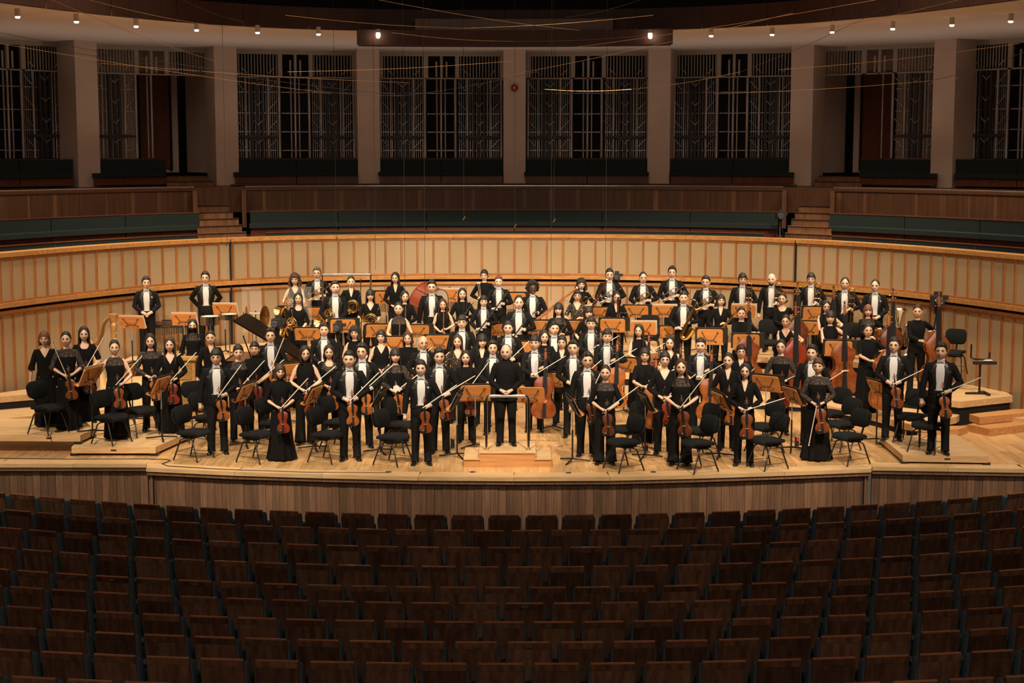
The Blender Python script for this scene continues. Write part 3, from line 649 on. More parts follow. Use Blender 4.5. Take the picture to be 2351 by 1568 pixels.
def bow_tree(light):
    pts = [(0, -.004-.012*math.sin(PI*t)+.006, .74*t) for t in np.linspace(0, 1, 9)]
    return [('stick', MB().tube(pts, [.0048]*5+[.0042]*4, 6).mesh('stick', 'bow_stick_light' if light else 'bow_stick'), []),
            ('hair', MB().box((0, -.020, .385), (.012, .0025, .69)).mesh('hair', 'bow_hair', False), []),
            ('frog', MB().box((0, -.012, .05), (.013, .022, .045)).mesh('frog', 'ebony', False), []),
            ('tip', MB().box((0, -.011, .735), (.009, .024, .014)).mesh('tip', 'ivory', False), [])]
BOW = [bow_tree(0), bow_tree(1)]
def woodwind(L, r, m, bell, keys='silver', joints=4):
    prof = [(0, 0), (bell, 0), (bell*.9, .012), (r*1.3, .07), (r, .13), (r*.92, L*.9), (r*.6, L*.93), (r*.35, L), (0, L)]
    T = [('body', MB().lathe(prof, 12).mesh('body', m), [])]
    for k in range(joints): z = .06+(L*.82-.06)*k/(joints-1); T.append(('ring', MB().lathe([(r*1.0, z-.006), (r*1.22, z-.006), (r*1.22, z+.006), (r*1.0, z+.006)], 12, cap=False).mesh('ring', keys), []))
    mb = MB()
    for k in range(14):
        z = .10+(L*.72)*k/14; a = -PI/2+(.75 if k % 2 else -.35); mb.ball((r*1.25*math.cos(a), r*1.25*math.sin(a), z), (r*.62, r*.62, r*.5), 6, 4)
    mb.tube([(r*1.1, -r*.7, .12), (r*1.1, -r*.7, L*.78)], r*.16, 5)
    T.append(('keywork', mb.mesh('keywork', keys), []))
    return T
CLAR = woodwind(.66, .0135, 'ebony', .038); OBOE = woodwind(.62, .012, 'ebony', .022); FLUTE = woodwind(.66, .011, 'bassoon_wood', .0125, 'silver', 6)
def bassoon(m):
    T = [('boot', MB().tube([(0, 0, 0), (0, 0, .42)], [.034, .032], 10, flat=.75).mesh('boot', m), []),
         ('long_joint', MB().tube([(-.016, 0, .40), (-.016, 0, 1.02)], [.021, .018], 10).mesh('long_joint', m), []),
         ('wing_joint', MB().tube([(.018, -.004, .40), (.018, -.004, .86)], [.020, .014], 10).mesh('wing_joint', m), []),
         ('bell', MB().lathe([(.018, 1.0), (.024, 1.03), (.021, 1.22), (.024, 1.30), (.014, 1.30), (.012, 1.2)], 14, Matrix.Translation((-.016, 0, 0)), cap=False).mesh('bell', m), []),
         ('bell_ring', MB().lathe([(.019, 1.285), (.028, 1.285), (.028, 1.31), (.013, 1.312), (.012, 1.29)], 14, Matrix.Translation((-.016, 0, 0)), cap=False).mesh('bell_ring', 'ivory'), []),
         ('crook', MB().tube([(.018, -.004, .86), (.02, -.02, .92), (.05, -.05, .96), (.13, -.09, .95), (.22, -.10, .98)], [.006, .006, .005, .004, .004], 6).mesh('crook', 'silver'), [])]
    mb = MB()
    for k in range(18): mb.ball((.022*math.cos(2.4*k)-.005, -.032, .05+.05*k), (.010, .007, .012), 6, 4)
    mb.tube([(.03, -.02, .1), (.03, -.02, .8)], .003, 5).tube([(-.035, -.02, .1), (-.035, -.018, .95)], .003, 5)
    T.append(('keywork', mb.mesh('keywork', 'silver'), [])); return T
BSN = {'b': bassoon('bassoon_orange'), 'k': bassoon('bassoon_dark')}
def bellprof(r0, r1, L, n=9, p=3.2): return [(r0+(r1-r0)*(t**p), L*t) for t in np.linspace(0, 1, n)]
def bell_mesh(r0, r1, L, m, M=None, p=3.2):
    pr = bellprof(r0, r1, L, p=p); return MB().lathe(pr+[(r-.0025, z) for r, z in pr[::-1]], 20, M, cap=False).mesh('bell', m)
def arc(c, r, a0, a1, n=16, ax='xz', w_=0):
    A = np.linspace(math.radians(a0), math.radians(a1), n)
    if ax == 'xz': return [(c[0]+r*math.cos(a), c[1]+w_*i/n, c[2]+r*math.sin(a)) for i, a in enumerate(A)]
    return [(c[0]+r*math.cos(a), c[1]+r*math.sin(a), c[2]+w_*i/n) for i, a in enumerate(A)]
def horn():
    T = [('bell', bell_mesh(.02, .152, .30, 'brass', Matrix.Translation((-.10, .03, -.02)) @ Matrix.Rotation(math.radians(-118), 4, 'Y'), 4), [])]
    T.append(('main_coil', MB().tube(arc((0, 0, 0), .135, -160, 200, 30, w_=.03), .0105, 8).tube(arc((0, .0, 0), .113, -150, 170, 26, w_=-.03), .009, 8).mesh('main_coil', 'brass'), []))
    T.append(('inner_coil', MB().tube(arc((.01, -.03, -.01), .085, -140, 190, 24, w_=.04), .008, 7).tube(arc((-.02, .01, .0), .06, 0, 330, 20, w_=-.02), .008, 7).mesh('inner_coil', 'brass'), []))
    for k in range(3):
        T.append(('valve', MB().lathe([(0, -.03), (.019, -.03), (.019, .03), (0, .03)], 12, Matrix.Translation((-.045+.042*k, -.02, .0)) @ Matrix.Rotation(PI/2, 4, 'X')).mesh('valve', 'silver'), []))
        x = -.05+.045*k; T.append(('valve_slide', MB().tube([(x-.010, -.02, -.02), (x-.010, -.035, -.09)]+[(x+.010*math.cos(a), -.037, -.092-.010*math.sin(a)) for a in (2.4, 1.57, .7)]+[(x+.010, -.035, -.09), (x+.010, -.02, -.02)], .0065, 6).mesh('valve_slide', 'brass'), []))
    T.append(('leadpipe', MB().tube([(.12, .0, -.05), (.10, -.02, .05), (.11, -.03, .16), (.135, -.04, .24)], [.007, .006, .005, .0045], 7).mesh('leadpipe', 'brass'), []))
    T.append(('mouthpiece', MB().tube([(.135, -.04, .24), (.146, -.044, .275), (.151, -.046, .293)], [.0045, .006, .013], 8).mesh('mouthpiece', 'silver'), [])); return T
HORN = horn()
def trumpet(m):      # along +Z: mouthpiece at top, bell at bottom
    T = [('bell', bell_mesh(.0065, .061, .30, m, Matrix.Translation((0, 0, .30)) @ Matrix.Rotation(PI, 4, 'X'), 5), [])]
    T.append(('loop', MB().tube([(0, 0, .30)]+[(-.0475+.0475*math.cos(a), 0, .38+.0475*math.sin(a)) for a in np.linspace(0, PI, 10)]+[(-.095, 0, .16)], .0065, 8).mesh('loop', m), []))
    T.append(('tuning_slide', MB().tube([(-.012, .0, .44), (-.012, 0, .14)]+[(-.054+.042*math.cos(a), 0, .12-.042*math.sin(a)) for a in np.linspace(0, PI, 8)]+[(-.095, 0, .18)], .006, 8).mesh('tuning_slide', m), []))
    for k in range(3): T.append(('valve', MB().lathe([(0, -.055), (.0125, -.055), (.0125, .07), (.006, .072), (.006, .095), (.011, .097), (.011, .102), (0, .102)], 10, Matrix.Translation((-.048, 0, .215+.033*k)) @ Matrix.Rotation(-PI/2, 4, 'Y') @ Matrix.Translation((0, 0, -.02))).mesh('valve', m), []))
    T.append(('leadpipe', MB().tube([(-.012, 0, .42), (-.012, 0, .50)], .0052, 7).mesh('leadpipe', m), []))
    T.append(('mouthpiece', MB().tube([(-.012, 0, .50), (-.012, 0, .54), (-.012, 0, .565)], [.005, .0065, .0135], 9).mesh('mouthpiece', 'silver'), [])); return T
TPT = {'b': trumpet('brass'), 's': trumpet('silver')}
def trombone():
    T = [('bell', bell_mesh(.008, .105, .52, 'brass', Matrix.Translation((.05, 0, .52)) @ Matrix.Rotation(PI, 4, 'X'), 5), [])]
    T.append(('tuning_bow', MB().tube([(.05, 0, .5)]+[(-.01+.06*math.cos(a), 0, .86+.06*math.sin(a)) for a in np.linspace(0, PI, 10)]+[(-.07, 0, .45)], .0095, 8).mesh('tuning_bow', 'brass'), []))
    T.append(('slide', MB().tube([(-.07, -.03, .62), (-.07, -.03, -.15)]+[(-.035+.035*math.cos(a), -.03, -.15-.035*math.sin(a)) for a in np.linspace(PI, 0, 8)]+[(0, -.03, .70)], .0068, 8).mesh('slide', 'brass'), []))
    T.append(('slide_brace', MB().tube([(-.07, -.03, .52), (0, -.03, .52)], .005, 6).tube([(-.07, -.03, .60), (.05, 0, .60)], .005, 6).mesh('slide_brace', 'silver'), []))
    T.append(('valve', MB().lathe([(0, -.03), (.026, -.03), (.026, .03), (0, .03)], 12, Matrix.Translation((-.07, .03, .55)) @ Matrix.Rotation(PI/2, 4, 'X')).tube(arc((-.0, .03, .66), .06, 180, -60, 14), .008, 7).mesh('valve', 'brass_old'), []))
    T.append(('mouthpiece', MB().tube([(0, -.03, .70), (0, -.03, .75), (0, -.03, .775)], [.006, .008, .016], 9).mesh('mouthpiece', 'silver'), [])); return T
TBN = trombone()
def tuba():
    T = [('bell', bell_mesh(.05, .20, .55, 'silver', Matrix.Translation((-.10, 0, .42)), 3), [])]
    T.append(('bottom_bow', MB().tube([(-.10, 0, .44), (-.10, 0, .20)]+[(.03+.13*math.cos(a), 0, .16+.13*math.sin(a)) for a in np.linspace(PI, 2*PI, 10)]+[(.16, 0, .45)]+[(.10+.06*math.cos(a), 0, .60+.06*math.sin(a)) for a in np.linspace(0, PI, 8)]+[(.04, 0, .3)], [.055, .05]+[.045]*10+[.034]*9+[.028], 12).mesh('bottom_bow', 'silver'), []))
    mb = MB()
    for k in range(4): mb.tube([(.02+.035*k, -.06, .5), (.02+.035*k, -.06, .25)]+[(.035+.035*k, -.065, .22), (.05+.035*k, -.06, .25), (.05+.035*k, -.06, .45)], .010, 7)
    T.append(('valve_tubing', mb.mesh('valve_tubing', 'silver'), []))
    for k in range(4): T.append(('valve', MB().lathe([(0, 0), (.017, 0), (.017, .16), (0, .16)], 10, Matrix.Translation((.0+.04*k, -.085, .36))).mesh('valve', 'silver'), []))
    T.append(('leadpipe', MB().tube([(.10, -.05, .55), (.02, -.10, .60), (-.06, -.16, .66)], [.009, .008, .006], 7).mesh('leadpipe', 'silver'), [])); return T
TUBA = tuba()
def sax(s, curved=True):
    if curved:
        pts = [(0, 0, .62), (0, 0, .05)]+[(.055-.055*math.cos(a), 0, .03-.055*math.sin(a)) for a in np.linspace(.3, PI-.2, 8)]+[(.125, 0, .08), (.15, 0, .20)]
        rad = [.013, .030]+list(np.linspace(.033, .042, 8))+[.050, .075]
    else: pts = [(0, 0, .62), (0, 0, .1), (0, 0, 0)]; rad = [.009, .022, .042]
    pts = [(x*s, y*s, z*s) for x, y, z in pts]; rad = [r*s for r in rad]
    T = [('body', MB().tube(pts, rad, 12).mesh('body', 'brass'), [])]
    nk = [(0, 0, .61), (-.005, -.0, .67), (-.04, 0, .70), (-.08, 0, .69)] if curved else [(0, 0, .61), (0, 0, .68)]
    T.append(('neck', MB().tube([(x*s, y*s, z*s) for x, y, z in nk], .0105*s, 8).mesh('neck', 'brass'), []))
    e = nk[-1]; T.append(('mouthpiece', MB().tube([(e[0]*s, e[1]*s, e[2]*s), ((e[0]-.06)*s, 0, (e[2]-.02)*s) if curved else (0, 0, .76*s)], [.014*s, .007*s], 8).mesh('mouthpiece', 'ebony'), []))
    mb = MB()
    for k in range(13):
        z = (.06+.042*k)*s; r = (.030-.017*(z/s/.62))*s; mb.lathe([(0, -.004*s), (.016*s*(1.3-z), -.004*s), (.016*s*(1.3-z), .004*s), (0, .004*s)], 8, Matrix.Translation((.004*s*(-1)**k, -r-.008*s, z)) @ Matrix.Rotation(PI/2, 4, 'X'))
    mb.tube([(-.028*s, -.015*s, .05*s), (-.02*s, -.012*s, .58*s)], .004*s, 5).tube([(.028*s, -.02*s, .05*s), (.016*s, -.02*s, .5*s)], .004*s, 5)
    T.append(('keywork', mb.mesh('keywork', 'brass'), [])); return T
SAXT, SAXS = sax(1.12), sax(.95, False)
MALLET = [('shaft', MB().tube([(0, 0, 0), (0, 0, .38)], .005, 6).mesh('shaft', 'bow_stick_light'), []), ('head', MB().ball((0, 0, .395), (.028, .028, .02), 10, 6).mesh('head', 'paper'), [])]
CLOTH = [('cloth', MB().add(*slab([(-.05, .03), (.0, .05), (.05, .02), (.06, -.07), (.02, -.05), (-.02, -.09), (-.06, -.03)], -.008, .008)).mesh('cloth', 'paper', False), [])]
# ---------------------------------------------------------------- people: continuous bodies, hair, clothing
def tor(rings_, n=28, sq=.86):
    R = []
    for z, rx, ry, *o in rings_:
        a = np.linspace(0, 2*PI, n, endpoint=False); c, s = np.cos(a), np.sin(a)
        x = rx*np.sign(s)*np.abs(s)**sq; y = -ry*np.sign(c)*np.abs(c)**sq+(o[0] if o else 0)
        R.append(np.stack([x, y, np.full(n, z)], 1))
    return R
def ik(Sh, W, l1=.285, l2=.262, pole=(0, .3, -1)):
    Sh, W = Vector(Sh), Vector(W); d = W-Sh; L = min(d.length, (l1+l2)*.995); dn = d.normalized()
    a = (l1*l1-l2*l2+L*L)/(2*L); h = math.sqrt(max(l1*l1-a*a, 0)); p = Vector(pole); p = (p-dn*p.dot(dn)).normalized()
    return Sh+dn*a+p*h, Sh+dn*L
# hand targets (wrist) in a 1.72 m frame; picture left hand first, then picture right hand; finger directions
POSE = {
 'both':  ((-.090, -.185, 1.035), (.105, -.190, 1.035), (.85, -.25, -.45), (-.85, -.30, -.35)),
 'one':   ((-.285, -.015, .83), (.150, -.185, 1.035), (.05, -.1, -1), (-.9, -.3, -.3)),
 'clasp': ((-.095, -.180, 1.00), (.095, -.180, 1.00), (.9, -.25, -.45), (-.9, -.25, -.45)),
 'sides': ((-.285, -.010, .83), (.285, -.010, .83), (.05, -.1, -1), (-.05, -.1, -1)),
 'back':  ((-.16, .17, .98), (.16, .17, .98), (.8, .2, -.4), (-.8, .2, -.4)),
 'chair': ((-.300, -.13, .92), (.130, -.195, 1.02), (-.3, -.5, -.75), (-.85, -.35, -.3)),
 'cello': ((-.040, -.330, 1.10), (.200, -.250, 1.20), (.85, -.3, -.1), (-.75, -.4, .3)),
 'bass':  ((.05, -.30, 1.08), (.30, -.17, 1.22), (.9, -.2, .0), (-.3, -.6, .6)),
 'diag':  ((-.150, -.200, 1.00), (.110, -.215, 1.13), (.7, -.5, .25), (-.75, -.5, .2)),
 'vert':  ((-.075, -.200, 1.00), (.085, -.205, 1.06), (.85, -.4, .1), (-.85, -.4, .1)),
 'horn':  ((-.165, -.215, .99), (.060, -.200, .96), (.5, -.5, .3), (-.9, -.3, .1)),
 'trump': ((-.120, -.225, 1.05), (.165, -.205, 1.13), (.7, -.5, .25), (-.75, -.5, .2)),
 'tromb': ((-.285, -.010, .83), (.150, -.195, 1.10), (.05, -.1, -1), (-.5, -.6, .3)),
 'mallet': ((-.15, -.21, 1.10), (.15, -.16, 1.02), (.6, -.5, .5), (-.85, -.3, -.1)),
}
SHX = {'m': .180, 'w': .154}
def arms(g, pose):
    L, Rr, fl_, fr_ = POSE[pose]; out = []
    for s, W, fd in ((-1, L, fl_), (1, Rr, fr_)):
        Sh = (s*SHX[g], .0, 1.400); E, W2 = ik(Sh, W, pole=(s*.75, .35, -.6)); out.append((Vector(Sh), E, W2, Vector(fd).normalized(), s))
    return out
def limb(mb, pts, rad, n=10, mi=0): return mb.tube(pts, rad, n, mi)
BT = {'m': [(.80, .12, .10), (.86, .155, .112), (.94, .168, .112), (1.04, .150, .100), (1.14, .152, .103), (1.25, .172, .115), (1.34, .182, .113), (1.41, .172, .092), (1.455, .115, .072), (1.485, .066, .060), (1.52, .058, .060), (1.60, .056, .060)],
      'w': [(.80, .12, .10), (.86, .160, .112), (.94, .165, .112), (1.04, .126, .090), (1.14, .126, .092), (1.25, .145, .112, -.006), (1.33, .150, .100), (1.40, .140, .080), (1.445, .098, .064), (1.478, .055, .052), (1.52, .048, .052), (1.60, .047, .052)]}
_bc = {}
def body_template(g, pose):
    if (g, pose) in _bc: return _bc[g, pose]
    mb = MB().rings(tor(BT[g], 24)); k = 1 if g == 'm' else .84
    for Sh, E, W, fd, s in arms(g, pose):
        mb.tube([Sh+Vector((-s*.09, 0, .0)), Sh+Vector((-s*.02, 0, 0)), Sh.lerp(E, .25), Sh.lerp(E, .7), E, E.lerp(W, .3), E.lerp(W, .8), W, W+fd*.035, W+fd*.08, W+fd*.095],
                [.05*k, .056*k, .053*k, .044*k, .039*k, .041*k, .031*k, .027*k, .033*k, .036*k, .02*k], 12)
    for s in (-1, 1): mb.tube([(s*.085, 0, .90), (s*.088, 0, .80), (s*.092, -.005, .5), (s*.096, .01, .45), (s*.10, .015, .3), (s*.105, .01, .08), (s*.108, -.02, .04)], [.07, .085, .056, .052, .052, .036, .04], 12)
    me = mb.mesh('tmp', 'skin_a'); o = link('tmp', me)
    md = o.modifiers.new('r', 'REMESH'); md.mode = 'VOXEL'; md.voxel_size = .0135
    md2 = o.modifiers.new('s', 'SMOOTH'); md2.iterations = 3
    md3 = o.modifiers.new('d', 'DECIMATE'); md3.ratio = .30
    dg = bpy.context.evaluated_depsgraph_get(); ev = o.evaluated_get(dg).to_mesh()
    V = np.empty(len(ev.vertices)*3); ev.vertices.foreach_get('co', V); V = V.reshape(-1, 3); Fs = [tuple(p.vertices) for p in ev.polygons]
    o.evaluated_get(dg).to_mesh_clear(); bpy.data.objects.remove(o); bpy.data.meshes.remove(me)
    fb_ = MB()
    for Sh, E, W, fd, s in arms(g, pose):        # five separate, bent fingers
        side = fd.cross(Vector((0, -.35, 1))).normalized(); nn = side.cross(fd).normalized()
        if nn.z < 0 and abs(fd.z) < .8: nn = -nn
        base = W+fd*.082
        for q, (o_, ln) in enumerate(((-.025, .060), (-.008, .070), (.009, .066), (.025, .052))):
            p0 = base+side*o_*k-fd*.02; d1 = (fd-nn*.35).normalized(); d2 = (fd-nn*1.1).normalized(); d3 = (fd*.4-nn).normalized()
            fb_.tube([p0, p0+d1*ln*.55, p0+d1*ln*.55+d2*ln*.42, p0+d1*ln*.55+d2*ln*.42+d3*ln*.33], [.0095*k, .009*k, .0085*k, .006*k], 6)
        sd = -side if (side.z > 0) else side
        p0 = W+fd*.03-sd*.022*k; d1 = (fd*.6-sd*.7-nn*.3).normalized(); d2 = (fd-nn*.5-sd*.1).normalized()
        fb_.tube([p0, p0+d1*.035, p0+d1*.035+d2*.03, p0+d1*.035+d2*.045], [.013*k, .011*k, .010*k, .006*k], 6)
    _bc[g, pose] = (V, Fs, np.concatenate(fb_.v), fb_.f); return _bc[g, pose]
def head_shape(P, fw=1., jaw=1.):
    x, y, z = P.T.copy(); t = np.clip(-z/.118, 0, 1)
    x = x*(1-.20*t**1.7*jaw)*fw; y = np.where(y > 0, y*(1-.35*t), y*(1-.03*t))
    f = (y < 0)
    g = lambda cx, cz, sx, sz: np.exp(-((x-cx)/sx)**2-((z-cz)/sz)**2)*f
    y = y-.027*g(0, -.030, .015, .016)-.016*g(0, -.004, .011, .026)-.006*g(0, -.062, .026, .014)-.007*g(0, -.098, .024, .014)-.006*g(0, .028, .05, .010)
    y = y+.011*g(.031, .004, .018, .012)+.011*g(-.031, .004, .018, .012)+.004*g(0, -.082, .03, .008)
    x = x+.004*np.sign(x)*np.exp(-((z+.025)/.025)**2)*f
    return np.stack([x, y, z], 1)
HC = (0, -.026, 1.642); HS = 1.15
def head_mesh(rnd, bald=False, beard=False, mask=False):
    nl, nt_ = 30, 22; s = np.linspace(-1, 1, nl, endpoint=False); ph = PI*(.50*s+.50*s**3)
    V = []; V2 = []
    for i in range(nt_+1):
        th = PI*(i+.03)/(nt_+.06); V.append(np.stack([.079*math.sin(th)*np.sin(ph), -.094*math.sin(th)*np.cos(ph), np.full(nl, .118*math.cos(th))], 1))
    fw = rnd.uniform(.94, 1.07); jw = rnd.uniform(.6, 1.15)
    R = [head_shape(v, fw, jw) for v in V][::-1]
    mb = MB().rings(R)
    ye = -.083
    for sx in (-1, 1):
        mb.ball((sx*.0315*fw, ye+.0035, .003), (.0150, .006, .0046), 10, 6, 2)
        mb.ball((sx*.0315*fw, ye-.0010, .003), (.0068, .0035, .0050), 8, 5, 3)
        mb.tube([(sx*.0150*fw, ye+.000, .0050), (sx*.024*fw, ye-.0035, .0078), (sx*.036*fw, ye-.0025, .0082), (sx*.049*fw, ye+.006, .0045)], [.0020, .0030, .0030, .0018], 5, 3)
        mb.tube([(sx*.0125*fw, ye-.0085, .0180), (sx*.032*fw, ye-.005, .0218), (sx*.051*fw, ye+.010, .0165)], [.0036, .0044, .0024], 5, 4)
        mb.ball((sx*.079*fw, .008, -.005), (.010, .018, .030), 8, 6, 0)
    if not mask:
        mb.tube([(-.026, -.087, -.0625), (-.011, -.0965, -.0590), (0, -.0975, -.0610), (.011, -.0965, -.0590), (.026, -.087, -.0625)], [.002, .0052, .0055, .0052, .002], 6, 1, flat=.8)
        mb.tube([(-.020, -.088, -.0670), (0, -.0955, -.0705), (.020, -.088, -.0670)], [.002, .0060, .002], 6, 1, flat=.8)
        for sx in (-1, 1): mb.ball((sx*.0085, -.1045, -.041), (.0035, .003, .0022), 6, 4, 3)
    return mb
def skull(th, ph, o, fw=1.): return ((.079*fw+o)*math.sin(th)*math.sin(ph), -(.094+o)*math.sin(th)*math.cos(ph)+(.004 if abs(ph) > 1.6 else 0), (.118+o)*math.cos(th))
HAIR = {  # style: hairline polar angle over |azimuth| in degrees, volume, drop length below ear line (front side, back)
 'sh': ([0, 35, 52, 68, 82, 105, 180], [55, 57, 64, 90, 100, 120, 130], .016, None),
 'up': ([0, 35, 52, 68, 82, 105, 180], [52, 55, 63, 88, 99, 118, 128], .021, None),
 'fr': ([0, 35, 52, 70, 84, 105, 180], [70, 70, 74, 94, 100, 122, 132], .019, None),
 'rc': ([0, 30, 45, 75, 88, 105, 180], [36, 42, 62, 92, 98, 118, 128], .012, None),
 'rim': ([0, 60, 70, 80, 88, 105, 180], [8, 10, 74, 92, 98, 116, 126], .006, None),
 'afro': ([0, 35, 55, 75, 88, 105, 180], [50, 52, 62, 92, 100, 118, 124], .045, None),
 'tie': ([0, 12, 35, 55, 75, 90, 110, 180], [45, 47, 54, 68, 88, 102, 124, 134], .017, None),
 'pix': ([0, 25, 50, 70, 85, 105, 180], [62, 66, 74, 100, 112, 122, 132], .022, None),
 'bob': ([0, 25, 45, 62, 75, 180], [60, 64, 74, 92, 92, 92], .022, (.105, .125)),
 'bang': ([0, 25, 45, 62, 75, 180], [76, 76, 78, 92, 92, 92], .021, (.26, .30)),
 'lng': ([0, 14, 35, 50, 62, 180], [38, 42, 58, 76, 92, 92], .020, (.30, .34)),
 'mid': ([0, 14, 35, 50, 62, 180], [40, 46, 60, 78, 92, 92], .021, (.155, .175)),
 'cur': ([0, 20, 42, 58, 70, 180], [58, 60, 68, 92, 92, 92], .036, (.15, .17)),
}
def hair_mesh(style, rnd):
    A, TH, o, drop = HAIR[style]; n, K, K2 = 40, 9, 6; outer, inner = [], []
    phs = np.linspace(-PI, PI, n, endpoint=False); jit = np.array([rnd.uniform(-1, 1) for _ in range(n)])
    part = rnd.uniform(-.5, .5); cols_o, cols_i = [], []
    for k, ph in enumerate(phs):
        ad = abs(math.degrees(ph)); te = math.radians(np.interp(ad, A, TH)+(jit[k]*(2.2 if style not in ('afro', 'tie') else .8)))
        col, ci = [], []
        side = 1-.55*math.exp(-((ad-95)/32)**2) if not drop and style != 'afro' else 1
        vol = o*(1+.12*jit[k])
        for i in range(K):
            t = te*(i+.02)/(K-1+.02)
            v = vol*(.75+.25*math.cos(t)) if style not in ('afro', 'cur') else vol
            if style in ('up', 'sh', 'fr') : v += (.010+.010*jit[(k*7) % n]*jit[k])*max(0, math.cos(ph))*math.sin(min(t*1.6, PI))*(1.2 if style == 'up' else .6)
            if i == K-1 and not drop: v *= .45
            v = v*(1-(1-side)*math.sin(min(t, PI/2))**2)+(0 if style in ('tie', 'rim') else (.0035 if not drop else .0018)*math.sin(7*k+2.3*i+jit[k]*3))
            p = skull(t, ph, v); col.append(p); q = skull(t, ph, min(0, v)-.006); ci.append(q)
        if drop:
            dl = np.interp(ad, [55, 90, 180], [drop[0], drop[0], drop[1]])*(1+.06*jit[k]); x, y, z = col[-1]; front_ = ad < 62
            for i in range(1, K2+1):
                f = i/K2
                if front_: col.append((x*(1+.01*f), y*(1-.02*f), z-.012*f)); ci.append((x*.93, y*.93, z-.012*f)); continue
                fl_ = 1+(.10 if style != 'cur' else .22)*math.sin(PI*min(1, f*1.1))-(.0 if ad > 110 else .05*f); wv = (.006 if style in ('lng', 'mid', 'bang', 'bob') else .014)*math.sin(9*f+jit[k]*4)
                yy = y+(.012*f if ad > 100 else -.035*f*min(1, dl/.2)); xx = x*fl_+wv
                if style in ('lng', 'bang') and ad < 110: xx = x*(1+.18*f)
                if style in ('lng', 'bang', 'mid') and ad >= 110: yy = min(y+.03*f, .115)
                tap = 1-.45*max(0, f-.75)
                col.append((xx*tap if ad < 110 else xx, yy, z-dl*f)); ci.append((xx*.80, yy*.80 if ad > 100 else yy+.012, z-dl*f))
        cols_o.append(col); cols_i.append(ci)
    m_ = len(cols_o[0]); V = [p for c in cols_o for p in c]+[p for c in cols_i for p in c]; nb = n*m_; Fs = []
    for k in range(n):
        j = (k+1) % n
        for i in range(m_-1):
            Fs.append((k*m_+i, k*m_+i+1, j*m_+i+1, j*m_+i)); Fs.append((nb+j*m_+i, nb+j*m_+i+1, nb+k*m_+i+1, nb+k*m_+i))
        Fs.append((k*m_+m_-1, nb+k*m_+m_-1, nb+j*m_+m_-1, j*m_+m_-1))
    mb = MB().add(V, Fs)
    if style == 'tie': mb.ball((0, .108, .0), (.036, .034, .036), 10, 7)
    if style in ('cur', 'afro'):
        for _ in range(60):
            k = rnd.randrange(n); i = rnd.randrange(2, m_); p = cols_o[k][i]; r = rnd.uniform(.012, .020); mb.ball(p, r, 6, 4)
    return mb
def glasses_mesh():
    mb = MB()
    for sx in (-1, 1):
        mb.tube([(sx*.031+.0215*math.cos(a), -.0945+.004*abs(math.cos(a)), .003+.0165*math.sin(a)) for a in np.linspace(0, 2*PI, 14, endpoint=False)], .0017, 5, closed=True)
        mb.tube([(sx*.053, -.092, .006), (sx*.076, -.06, .008), (sx*.079, .01, .004)], .0016, 5)
    mb.tube([(-.0095, -.0955, .005), (0, -.098, .008), (.0095, -.0955, .005)], .0017, 5)
    return mb.mesh('glasses', 'glass_frame')
GLS = glasses_mesh()
_cc = {}
def cached(key, fn):
    if key not in _cc: _cc[key] = fn()
    return _cc[key]
def coat(pose, closed=False):
    rr = [(.97, .188, .128), (1.04, .178, .124), (1.12, .178, .128), (1.22, .194, .138), (1.32, .202, .138), (1.385, .196, .122), (1.425, .168, .104), (1.462, .116, .086), (1.495, .076, .076)]
    op = (lambda z: np.interp(z, [.97, 1.05, 1.12, 1.25, 1.40, 1.47], [.088, .058, .052, .062, .072, .066]))
    sk = None if closed else (lambda c: c[1] < 0 and abs(c[0]) < op(c[2]))
    mb = MB().rings(tor(rr, 44), cap=False, skip=sk)
    for Sh, E, W, fd, s in arms('m', pose):
        d = (W-E).normalized(); mb.tube([Sh+Vector((-s*.07, .0, .015)), Sh+Vector((-s*.01, 0, .008)), Sh.lerp(E, .22), Sh.lerp(E, .7), E, E.lerp(W, .25), E.lerp(W, .75), W-d*.012], [.045, .062, .062, .056, .053, .052, .045, .041], 12)
    if not closed:
        for s in (-1, 1): mb.add([(s*.19, .06, 1.0), (s*.05, .135, 1.0), (s*.03, .14, .45), (s*.11, .11, .45)], [(0, 1, 2, 3), (3, 2, 1, 0)])
    return mb
